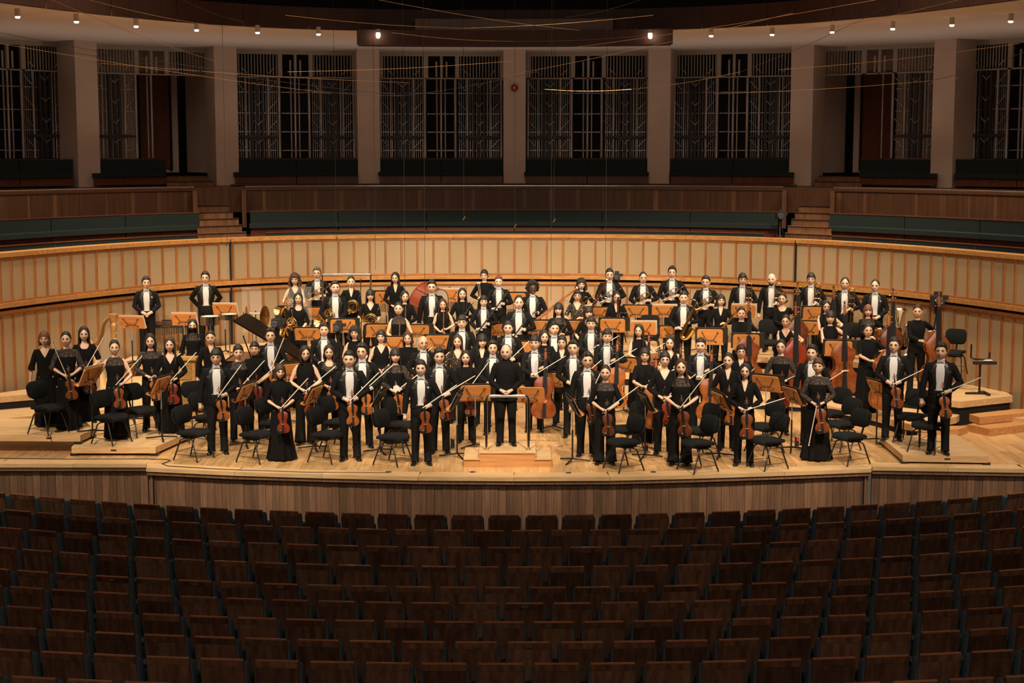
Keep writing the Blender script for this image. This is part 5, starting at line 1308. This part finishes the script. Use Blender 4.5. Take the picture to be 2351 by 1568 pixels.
for (u, x, y, zz, hh, yaw, kd) in sorted(SR):
    wz = lvw[zz]; sd = 'turned edge-on ' if abs(yaw) > 30 else ''; key = (wz, sd, kd == 'k')
    cn[key] += 1; o_ = ORD[cn[key]]; tot = sum(1 for s in SR if (lvw[s[3]], 'turned edge-on ' if abs(s[5]) > 30 else '', s[6] == 'k') == key)
    wh = 'black' if kd == 'k' else 'orange wood-backed'
    sfx = ', %s from the left' % o_ if tot > 1 else ''
    M = Matrix.Translation((x, y, zz)) @ Matrix.Rotation(math.radians(yaw), 4, 'Z') @ Matrix.Diagonal((1, 1, hh/1.10, 1))
    place(STANDB if kd == 'k' else STAND, thing('music_stand', '%s music stand %s%s%s' % (wh, sd, wz, sfx), 'music stand', M=M, group='music stands'))
    if kd in 'fk': place(FOLD, thing('music_folder', 'black music folder on the %sstand %s%s' % ('black ' if kd == 'k' else sd.replace('turned ', ''), wz, sfx), 'folder', M=M, group='music folders on stands'))
    elif kd == 's': place(SHEET, thing('sheet_music', 'white sheet music on the %sstand %s%s' % (sd, wz, sfx), 'sheet music', M=M, group='sheet music on stands'))
# ---------------------------------------------------------------- chairs: column, seat row, floor, facing (degrees, 0 = towards the audience, + = picture right)
CHAIRS = '''
88 932 .3 62
115 905 .3 50
236 954 .15 62
303 937 .15 50
428 990 0 66
463 955 0 60
575 994 0 64
620 968 0 64
742 994 0 64
768 966 0 64
896 1000 0 62
912 972 0 62
1438 1012 0 -62
1445 982 0 -60
1612 1014 0 -62
1618 985 0 -60
1776 1008 0 -62
1768 976 0 -58
1968 998 0 -62
1948 970 0 -60
1926 945 0 -58
2113 952 .14 -35
2150 972 .14 -38
440 930 0 40
2196 806 a -30
1768 782 a -10
1492 770 a -10
655 745 a 20
1965 790 a -20
2020 815 .22 -20
'''
CR = []
for ln in CHAIRS.strip().splitlines():
    u, v, z, yaw = ln.split(); u, v = float(u), float(v); x, y, zz, hh = solve(u, v, z, .47)
    if z == 'a':
        b = None
        for zl, e0, e1 in LEV:
            D = depth(v, zl+.47); xx = (u-CU)/F*D; e = D+xx*xx/28; c = max(0, e0+.3-e, e-e1+.3)
            if b is None or c < b[0]: b = (c, xx, D, zl)
        _, x, y, zz = b
    CR.append((u, x, y, zz, float(yaw)))
CR.sort()
for n_, (u, x, y, zz, yaw) in enumerate(CR):
    lb = 'black padded orchestra chair facing %s, %s empty chair from the left' % ('right' if yaw > 0 else 'left', ORD[n_+1])
    place(CHAIR, thing('orchestra_chair', lb, 'chair', M=Matrix.Translation((x, y, zz)) @ Matrix.Rotation(math.radians(yaw), 4, 'Z'), group='black orchestra chairs'))
# ---------------------------------------------------------------- label and place every held instrument
tot = Counter(t[1] for t in ITEM); sn = Counter()
for name, b, cat, tree, M, u, group in sorted(ITEM, key=lambda t: t[5]):
    sn[b] += 1; lb = b+(', %s such from the left' % ORD[sn[b]] if tot[b] > 1 else '')
    place(tree, thing(name, lb, cat, M=M, group=group))

bad = sorted((math.hypot(a[2]-b[2], a[3]-b[3]), a[0], b[0]) for i, a in enumerate(PINFO) for b in PINFO[:i])
# ---------------------------------------------------------------- podium, percussion, piano, harp and other stage gear
def rel(t, parts):
    for n, mb, m, sm in parts: build(n, mb, m, t, smooth=sm)
    return t
def xq(u, y, z=0): return (u-CU)/F*(y*math.cos(PITCH)-(z-CZ)*math.sin(PITCH))
yf = depth(1073, 0); xa, xb = xq(1065, yf), xq(1265, yf); xa2, xb2 = xq(1103, yf), xq(1229, yf); xm = (xa+xb)/2
t = thing('conductor_podium', 'wooden conductor podium with steps on both sides', 'podium', (xm, yf, 0))
w1, w2 = (xb-xa), (xb2-xa2)
for s in (-1, 1): rel(t, [('side_step', MB().box((s*(w1+w2)/4, .50, .062), ((w1-w2)/2, .98, .124)), 'podium_wood', False), ('step_lip', MB().box((s*(w1+w2)/4, .49, .131), ((w1-w2)/2+.01, 1.0, .014)), 'riser_wood', False)])
rel(t, [('box', MB().box((0, .5, .115), (w2, 1.0, .23)), 'podium_wood', False), ('top_lip', MB().box((0, .5, .236), (w2+.03, 1.03, .014)), 'riser_wood', False)])
yr = yf+.22; xr0, xr1 = xq(1117, yr, .6), xq(1213, yr, .6); zr = at_y(1165, 909, yr).z
t = thing('podium_rail', 'chrome safety rail on the conductor podium', 'rail', (xm, yr, .243))
h = zr-.243; a, b = xr0-xm, xr1-xm
rel(t, [('hoop', MB().tube([(a, 0, 0), (a, 0, h-.06), (a+.02, 0, h-.015), (a+.06, 0, h), (b-.06, 0, h), (b-.02, 0, h-.015), (b, 0, h-.06), (b, 0, 0)], .024, 10), 'chrome', True)])
for q in (a, b): rel(t, [('flange', MB().lathe([(0, 0), (.04, 0), (.04, .012), (0, .012)], 12, Matrix.Translation((q, 0, 0))), 'chrome', True)])
# harp
yh = depth(944, 0); S3 = yh/3600.0*1.0
def hp(u, v): p = at_y(u, v, yh); return (p.x, 0, p.z)
hx = at_y(250, 900, yh).x
t = thing('harp', 'gilded concert harp with carved column behind the left violins', 'harp', (hx, yh, 0))
H = lambda u, v, dy=0: (hp(u, v)[0]-hx, dy, max(.0, hp(u, v)[2]))
rel(t, [('column', MB().tube([H(264, 940), H(263, 760), H(262, 740)], [.042, .042, .05], 14), 'harp_light', True),
        ('capital', MB().lathe([(0, 0), (.05, 0), (.055, .06), (.048, .10), (.06, .16), (.07, .27), (.05, .29), (.062, .31), (.085, .40), (.09, .43), (.095, .44), (.095, .46), (0, .46)], 18, Matrix.Translation((H(262, 770)[0], 0, H(262, 775)[2]))), 'harp_gold', True),
        ('neck', MB().tube([H(260, 732), H(247, 732), H(238, 745), H(234, 768), H(226, 788), H(214, 792), H(205, 780), H(199, 768), H(203, 764)], [.05, .055, .055, .055, .058, .06, .05, .04, .03], 10, flat=.6), 'harp_brown', True),
        ('neck_trim', MB().tube([H(258, 726, -.03), H(246, 728, -.03), H(235, 744, -.03), H(230, 766, -.03), H(222, 784, -.03), H(213, 787, -.03), H(205, 775, -.03), H(200, 764, -.03)], .012, 6), 'harp_gold', True),
        ('soundbox', MB().tube([H(215, 795, .03), H(226, 850, .03), H(248, 935, .03)], [.055, .10, .15], 10, flat=.7), 'harp_light', True),
        ('base', MB().lathe([(0, 0), (.24, 0), (.24, .07), (.2, .10), (0, .10)], 16, Matrix.Translation((H(257, 940)[0], .02, 0))), 'harp_gold', True)])
st = MB()
for k in range(14): f = k/13; st.tube([H(219+38*f, 795-52*f), H(222+30*f, 830+100*f)], .0022, 4)
build('strings', st, 'ivory', t)
# celesta
yc = depth(952, 0); x0, x1 = xq(352, yc), xq(452, yc); zt = at_y(400, 824, yc).z
t = thing('celesta', 'golden wood celesta cabinet with woven front panels', 'celesta', ((x0+x1)/2, yc, 0)); wq = x1-x0
rel(t, [('cabinet', MB().box((0, .25, zt/2), (wq-.04, .46, zt-.02)), 'celesta_wood', False), ('lid', MB().box((0, .23, zt), (wq+.03, .56, .05)), 'celesta_wood', False), ('key_shelf', MB().box((0, -.02, zt*.55), (wq, .22, .07)), 'celesta_wood', False),
        ('upper_weave', MB().box((0, .012, zt*.78), (wq-.16, .02, zt*.30)), 'celesta_weave', False), ('lower_weave', MB().box((0, .012, zt*.28), (wq-.16, .02, zt*.36)), 'celesta_weave', False), ('plinth', MB().box((0, .24, .03), (wq, .5, .06)), 'celesta_wood', False)])
# keyboard percussion on the left risers
def mallet_kb(name, label, u0, u1, v, z, bar_m, frame_m, text=None, tubes=True, tilt=0):
    y = depth(v, z+.90); x0, x1 = xq(u0, y, z), xq(u1, y, z); w_ = x1-x0
    t = thing(name, label, 'percussion', ((x0+x1)/2, y, z), tilt)
    rel(t, [('front_rail', MB().box((0, -.22, .86), (w_, .03, .085)), frame_m, False), ('back_rail', MB().box((0, .30, .90), (w_*.9, .03, .085)), frame_m, False)])
    n = int(w_/.05)
    for k in range(n):
        f = (k+.5)/n; build('bar', MB().box((-w_/2+w_*f, .0+.02*f, .92), (.038, .34-.12*f, .02)), bar_m, t, smooth=False)
        if tubes: build('resonator', MB().tube([(-w_/2+w_*f, -.05, .82), (-w_/2+w_*f, -.05, .70-.10*(1-f))], .018, 8), 'chrome', t)
    for s in (-1, 1):
        rel(t, [('end_frame', MB().box((s*(w_/2-.02), .03, .88), (.05, .60, .10)), frame_m, False)])
        for yy in (-.2, .26): rel(t, [('leg', MB().tube([(s*(w_/2-.05), yy, .84), (s*(w_/2-.05), yy, .02)], .018, 8), 'black_metal', True)])
    if text:
        cu = bpy.data.curves.new('lettering', 'FONT'); cu.body = text; cu.size = .055; cu.extrude = .001; cu.align_x = 'CENTER'; cu.materials.append(MAT['brass_old'])
        to = bpy.data.objects.new('tmp', cu); C.objects.link(to); me = bpy.data.meshes.new_from_object(to.evaluated_get(bpy.context.evaluated_depsgraph_get())); bpy.data.objects.remove(to); me.materials.clear(); me.materials.append(MAT['brass_old'])
        link('lettering', me, t, M=Matrix.Translation((0, -.238, .842)) @ Matrix.Rotation(PI/2, 4, 'X'))
    return t
mallet_kb('vibraphone', 'wood-railed vibraphone with silver resonators behind the music stands', 270, 342, 738, .45, 'silver', 'podium_wood')
mallet_kb('marimba', 'dark marimba with rosewood bars and gilt lettering', 341, 432, 742, .45, 'rosewood', 'black_plastic', 'YAMAHA')
mallet_kb('glockenspiel', 'long black-framed mallet keyboard at the far left', 126, 226, 752, .45, 'maple', 'black_plastic', None, False)
def drum(name, label, u, v, y, r, d, M0=None, m='chrome', cat='drum', hoop='chrome', stand=True):
    p = at_y(u, v, y); t = thing(name, label, cat, p)
    M = M0 or Matrix.Identity(4)
    rel(t, [('shell', MB().lathe([(r, -d), (r, 0)], 28, M, cap=False), m, True), ('head', MB().lathe([(0, .002), (r*.99, .002), (r*.99, -.006), (0, -.006)], 28, M), 'drum_head', True), ('rear_head', MB().lathe([(0, -d), (r*.99, -d), (r*.99, -d-.006), (0, -d-.006)], 28, M), 'drum_head', True)])
    for zz in (0, -d): build('hoop', MB().lathe([(r+.003, zz-.012), (r+.014, zz-.012), (r+.014, zz+.012), (r+.003, zz+.012)], 28, M, cap=False), hoop, t)
    for k in range(8):
        a = 2*PI*k/8; build('lug', MB().tube(xf(M, [((r+.012)*math.cos(a), (r+.012)*math.sin(a), -.01), ((r+.012)*math.cos(a), (r+.012)*math.sin(a), -d+.01)]), .008, 6), 'chrome', t)
    if stand:
        zf = p.z-LEVZ(p.x, p.y)
        build('stand_pole', MB().tube([(0, 0, -d), (0, 0, -zf+.05)], .014, 8), 'chrome', t)
        for k in range(3): a = 2*PI*k/3+.5; build('stand_leg', MB().tube([(0, 0, -zf+.25), (.22*math.cos(a), .22*math.sin(a), -zf+.012)], .010, 6), 'chrome', t)
    return t
def LEVZ(x, y):
    e = y+x*x/28
    for z, a, b in LEV:
        if a <= e < b: return z
    return .7
drum('snare_drum', 'chrome snare drum on a stand, left of the open piano lid', 482, 727, 31.9, .18, .15)
drum('snare_drum', 'flat chrome snare drum below the right percussion music stand', 526, 722, 32.3, .17, .09)
drum('bass_drum', 'large red-brown bass drum tilted on its stand', 966, 690, 34.3, .42, .42, Matrix.Rotation(math.radians(-35), 4, 'Z') @ Matrix.Rotation(math.radians(-72), 4, 'Y'), 'drum_red', 'drum', 'drum_red')
for n_, u in enumerate((566, 608)):
    p = at_y(u, 727, 32.3); t = thing('cymbal', 'bronze crash cymbal hanging upright, %s of the pair' % ('left', 'right')[n_], 'cymbal', p, group='pair of crash cymbals')
    M = Matrix.Rotation(math.radians(72 if n_ else -72), 4, 'Z') @ Matrix.Rotation(PI/2, 4, 'X')
    rel(t, [('plate', MB().lathe([(0, .035), (.03, .033), (.05, .014), (.12, .008), (.225, 0), (.225, -.003), (0, -.002)], 28, M), 'brass_old', True), ('strap', MB().tube(xf(M, [(0, 0, .03), (0, .03, .07), (0, .10, .06)]), .008, 6), 'black_plastic', True)])
p = at_y(587, 720, 32.4); zf = LEVZ(p.x, p.y); t = thing('cymbal_rack', 'chrome rack with hooped arms holding the cymbals', 'stand', (p.x, p.y, zf)); hh = p.z-zf
rel(t, [('pole', MB().tube([(0, 0, 0), (0, 0, hh+.06)], .014, 8), 'chrome', True), ('cross_arm', MB().tube([(-.12, 0, hh), (.12, 0, hh)], .022, 8), 'chrome', True)])
for s in (-1, 1): rel(t, [('hoop', MB().tube([(s*.09, 0, hh), (s*.10, -.02, hh-.2), (s*.12, -.03, hh-.28), (s*.17, -.03, hh-.27), (s*.185, -.02, hh-.2)], .007, 6), 'chrome', True), ('foot', MB().tube([(0, 0, .05), (s*.25, -.1, .012)], .012, 6), 'black_metal', True)])
# grand piano with raised lid
yp = 30.6; pc = at_y(610, 850, yp)
t = thing('grand_piano', 'black grand piano with its lid raised behind the violins', 'piano', (pc.x, yp, 0))
out = [(-.75, -.5), (.75, -.5), (.75, .0), (.70, .35), (.45, .62), (.10, .72), (-.2, .85), (-.45, 1.0), (-.68, 1.0), (-.75, .85)]
rel(t, [('case', MB().prism(out, .62, .98), 'piano_black', False), ('key_bed', MB().box((0, -.62, .70), (1.46, .28, .10)), 'piano_black', False), ('keys', MB().box((0, -.62, .755), (1.30, .15, .018)), 'ivory', False), ('fallboard', MB().box((0, -.47, .86), (1.40, .03, .2)), 'piano_black', False),
        ('soundboard', MB().prism([(x*.92, y*.92+.02) for x, y in out], .96, .985), 'brass_old', False), ('music_desk', MB().box((.1, -.30, 1.10), (.62, .03, .22), (-.3, 0, 0)), 'piano_black', False), ('lid_prop', MB().tube([(-.3, .1, .98), (-.45, .1, 1.42)], .012, 6), 'piano_black', True)])
mb = MB().prism([(x+.75, y) for x, y in out], -.012, .012); mb.v = [xf(Matrix.Translation((.75, 0, 1.0)) @ Matrix.Rotation(math.radians(31), 4, 'Y') @ Matrix.Translation((-1.5, 0, 0)), v) for v in mb.v]; build('lid', mb, 'piano_black', t, smooth=False)
for x, y in ((-.62, -.4), (.62, -.4), (-.5, .8)): rel(t, [('leg', MB().tube([(x, y, .62), (x, y, .05)], [.06, .04], 8), 'piano_black', True)])
t = thing('sheet_music', 'white sheet music on the piano desk', 'sheet music', (pc.x+.12, yp-.345, 1.14)); build('sheets', MB().box((0, 0, 0), (.34, .006, .22), (-.3, 0, 0)), 'paper', t, smooth=False)
# clear acrylic sound shields
for n_, (u, v, w_, h) in enumerate(((578, 712, .40, .95), (688, 702, .50, .80))):
    p = at_y(u, v, 32.6); zf = LEVZ(p.x, p.y); t = thing('sound_shield', 'clear acrylic sound shield %s' % ('left of the cymbals', 'beside the leftmost french horns')[n_], 'shield', (p.x, p.y, zf)); top_ = p.z+h/2-zf
    rel(t, [('pane', MB().box((0, 0, top_-h/2), (w_, .008, h)), 'acrylic', False), ('post', MB().tube([(0, .02, 0), (0, .02, top_-h+.05)], .012, 8), 'chrome', True), ('foot', MB().box((0, .02, .012), (.35, .25, .02)), 'black_metal', False)])
# silver hanging frame and microphone stand among the horns
t0 = at_y(740, 634, 34.6); t1 = at_y(851, 630, 34.6); zf = LEVZ(t0.x, t0.y)
t = thing('chime_frame', 'silver tube frame standing behind the french horns', 'frame', ((t0.x+t1.x)/2, 34.6, zf)); hw = (t1.x-t0.x)/2; hh = t1.z-zf
rel(t, [('top_tube', MB().tube([(-hw, 0, hh), (hw, 0, hh)], .022, 8), 'chrome', True)])
for s in (-1, 1): rel(t, [('post', MB().tube([(s*hw, 0, hh+.02), (s*hw, 0, .02)], .02, 8), 'chrome', True), ('foot', MB().box((s*hw, 0, .02), (.06, .4, .03)), 'black_metal', False)])
def mic_stand(u, v, y, label):
    p = at_y(u, v, y); zf = LEVZ(p.x, p.y); t = thing('microphone_stand', label, 'microphone', (p.x, p.y, zf)); hh = p.z-zf
    rel(t, [('pole', MB().tube([(0, 0, .02), (0, 0, hh)], .009, 8), 'black_metal', True), ('microphone', MB().tube([(0, 0, hh), (0, -.02, hh+.10)], [.011, .014], 8), 'black_plastic', True), ('base', MB().lathe([(0, 0), (.14, 0), (.14, .015), (0, .02)], 16), 'black_metal', True)])
mic_stand(828, 652, 32.7, 'black microphone stand between two french horn players'); mic_stand(1065, 705, 32.0, 'black microphone stand among the woodwinds')
def camera_rig(u, v, y, label, z=None, s=1., stand=True):
    p = at_y(u, v, y); zf = LEVZ(p.x, p.y) if z is None else z; t = thing('video_camera', label, 'camera', (p.x, p.y, zf)); hh = p.z-zf
    rel(t, [('housing', MB().box((0, 0, hh), (.20*s, .26*s, .18*s)).box((.02*s, .05, hh+.12*s), (.12*s, .10*s, .08*s)), 'black_plastic', False), ('lens', MB().lathe([(0, 0), (.06*s, 0), (.07*s, .14*s), (.05*s, .15*s), (0, .13*s)], 16, Matrix.Translation((-.02*s, -.12*s, hh)) @ Matrix.Rotation(PI/2, 4, 'X')), 'steel_dark', True),
            ('viewfinder', MB().box((.13*s, -.02, hh+.06*s), (.10*s, .12*s, .07*s)), 'black_plastic', False), ('head', MB().lathe([(0, hh-.24*s), (.05*s, hh-.24*s), (.06*s, hh-.10*s), (0, hh-.09*s)], 12), 'black_metal', True)])
    for k in range(3): a = 2*PI*k/3+.4; rel(t, [('leg', MB().tube([(0, 0, hh-.2*s), (.09*math.cos(a), .09*math.sin(a), hh*.5), (.26*math.cos(a), .26*math.sin(a), .012)], .016, 6), 'black_metal', True)])
camera_rig(636, 742, 31.8, 'black video camera on a tripod beside the piano')
camera_rig(2152, 690, 31.0, 'tall black video camera behind the rightmost double bass', None, 1.1)
camera_rig(1415, 636, 35.3, 'small black monitor behind the top riser trumpeters', None, .8)  # a monitor, drawn with the shared camera shape
camera_rig(1791, 496, cpt(1.3, 1791)[1], 'black camera with a white lens on a tripod in the gallery', zc(1, 545)-.2, .9)
camera_rig(776, 752, 31.5, 'black box light beside the horn music stand', None, .9)  # a box light, drawn with the same camera shape
# tuba on a chair, bass stand, stool
p = at_y(2074, 742, 31.2); zf = LEVZ(p.x, p.y)
place(TUBA, thing('tuba', 'silver tuba resting upright near the double basses', 'tuba', (p.x, p.y, zf+.47)))
place(CHAIR, thing('orchestra_chair', 'black padded chair carrying the silver tuba', 'chair', (p.x, p.y+.02, zf), .2, 'black orchestra chairs'))
t = thing('instrument_stand', 'black floor stand with padded cradle arms on the right platform', 'stand', at_z(2248, 905, .46))
rel(t, [('pole', MB().tube([(0, 0, 0), (0, 0, .62)], .022, 8), 'black_metal', True), ('cradle', MB().tube([(-.18, 0, .95), (-.18, 0, .70), (-.12, 0, .67), (.14, 0, .67), (.17, 0, .70), (.17, 0, .80)], .017, 8), 'black_metal', True), ('shelf', MB().box((.08, -.02, .60), (.42, .12, .05)), 'black_plastic', False), ('cloth', MB().ball((.14, -.02, .645), (.10, .05, .02), 8, 5), 'paper', True), ('base', MB().box((-.05, .0, .02), (.42, .06, .035)).box((.12, .0, .02), (.07, .42, .035)), 'black_metal', False)])
# cable along the lip, timber offcut, flight of small things
cb = [at_z(u, v, .008) for u, v in ((-60, 1051), (150, 1054), (330, 1053.5), (386, 1055), (391, 1058), (372, 1065), (385, 1070), (520, 1078), (700, 1084), (893, 1085))]
tag(build('cable', MB().tube(cb, .008, 6), 'black_plastic'), 'black cable running along the stage edge at the left', 'cable')
for n_, (a, b) in enumerate((((1270, 1028), (1312, 1020)), ((1228, 1017), (1300, 1022)))):
    p, q = at_z(*a, .0), at_z(*b, .0); d = q-p; tag(build('timber_strip', MB().box((0, 0, .016), (d.length, .07, .032)), 'riser_wood', smooth=False, M=Matrix.Translation((p+q)/2) @ Matrix.Rotation(math.atan2(d.y, d.x), 4, 'Z')), 'loose pale timber strip on the floor right of the podium, %s one' % ('nearer', 'farther')[n_], 'timber')
for n_, (u, v) in enumerate(((892, 1084), (1085, 1084), (1305, 1086), (1500, 1084))):
    tag(build('floor_socket', MB().lathe([(0, 0), (.045, 0), (.045, .008), (.038, .010), (0, .010)], 16), 'steel_dark', M=Matrix.Translation(at_z(u, v, .003))), 'small round floor socket by the stage edge, %s from the left' % ORD[n_+1], 'floor socket', 'floor sockets')
for n_, (u, v) in enumerate(((1484, 1038), (1830, 1027), (1040, 1030))):
    t = thing('stand_light_pack', 'small black battery box near a stand foot, %s from the left' % ORD[[2, 3, 1][n_]], 'battery box', at_z(u, v, 0), group='battery boxes clipped to stands')
    rel(t, [('case', MB().box((0, 0, .09), (.055, .05, .14)), 'black_plastic', False), ('clip', MB().box((-.03, 0, .09), (.02, .03, .18)), 'black_metal', False)]+([('lamp', MB().box((.005, -.026, .135), (.04, .006, .04)), 'red_tip', False)] if n_ < 2 else []))
# suspended wires and microphones
W = [((0, 75, 24), (560, 168, 30)), ((205, 0, 20), (520, 62, 26)), ((120, 0, 20), (492, 140, 27)), ((420, 0, 22), (560, 50, 30)), ((0, 100, 26), (760, 215, 33)), ((160, 120, 24), (930, 220, 33)), ((230, 145, 26), (940, 190, 33)), ((870, 0, 24), (1330, 70, 30)),
     ((655, 35, 28), (1065, 65, 32)), ((1065, 65, 32), (1500, 35, 30)), ((900, 75, 30), (1180, 95, 33)), ((1180, 95, 33), (1500, 80, 31)), ((1155, 175, 33), (1820, 30, 26)), ((1270, 115, 32), (2010, 0, 24)), ((1300, 40, 31), (1470, 0, 28)), ((1250, 205, 33), (1450, 205, 33)), ((1450, 205, 33), (1700, 165, 30)), ((1850, 70, 28), (2200, 0, 22)), ((1700, 165, 30), (2030, 20, 24)), ((1640, 215, 32), (2200, 180, 26)), ((2125, 188, 26), (2351, 120, 22)), ((660, 165, 30), (1180, 140, 33)), ((1790, 160, 30), (2340, 100, 24)), ((700, 205, 33), (930, 220, 33)), ((930, 220, 33), (1230, 165, 32))]
W.sort()
for n_, (a, b) in enumerate(W):
    p, q = at_y(*a), at_y(*b); ext = (q-p)*.0
    pts = [p.lerp(q, f)-Vector((0, 0, .04*math.sin(PI*f))) for f in np.linspace(0, 1, 9)]
    tag(build('suspended_wire', MB().tube(pts, .0036, 5), 'wire_gold' if n_ % 3 else 'wire_dark'), 'thin suspended wire under the ceiling, %s by its left end' % ORD[n_+1], 'wire', 'suspended wires')
for n_, (u, vb, y) in enumerate(((521, 560, 34), (862, 620, 34), (930, 690, 33), (976, 700, 33), (1065, 500, 34), (1182, 518, 34), (1265, 690, 33), (1272, 505, 34), (1390, 660, 33), (772, 548, 35))):
    p = at_y(u, vb, y); zt_ = 9.5
    if vb < 570 and u not in (862,):
        t = thing('hanging_microphone', 'small microphone hanging on a thin wire, %s from the left' % ORD[1+sum(1 for o in ((521,), (772,), (1065,), (1182,), (1272,)) if o[0] < u)], 'microphone', p, group='hanging microphones')
        rel(t, [('wire', MB().tube([(0, 0, 0), (0, 0, zt_-p.z)], .004, 4), 'wire_dark', True), ('capsule', MB().tube([(-.02, 0, -.05), (.03, 0, .03)], [.010, .012], 8), 'brass_old', True)])
    else: tag(build('suspended_wire', MB().tube([(p.x, y, p.z), (p.x, y, zt_)], .004, 4), 'wire_dark'), 'thin vertical wire hanging in front of the wall, %s from the left' % ORD[1+sum(1 for o in (862, 930, 976, 1265, 1390) if o < u)], 'wire', 'suspended wires')
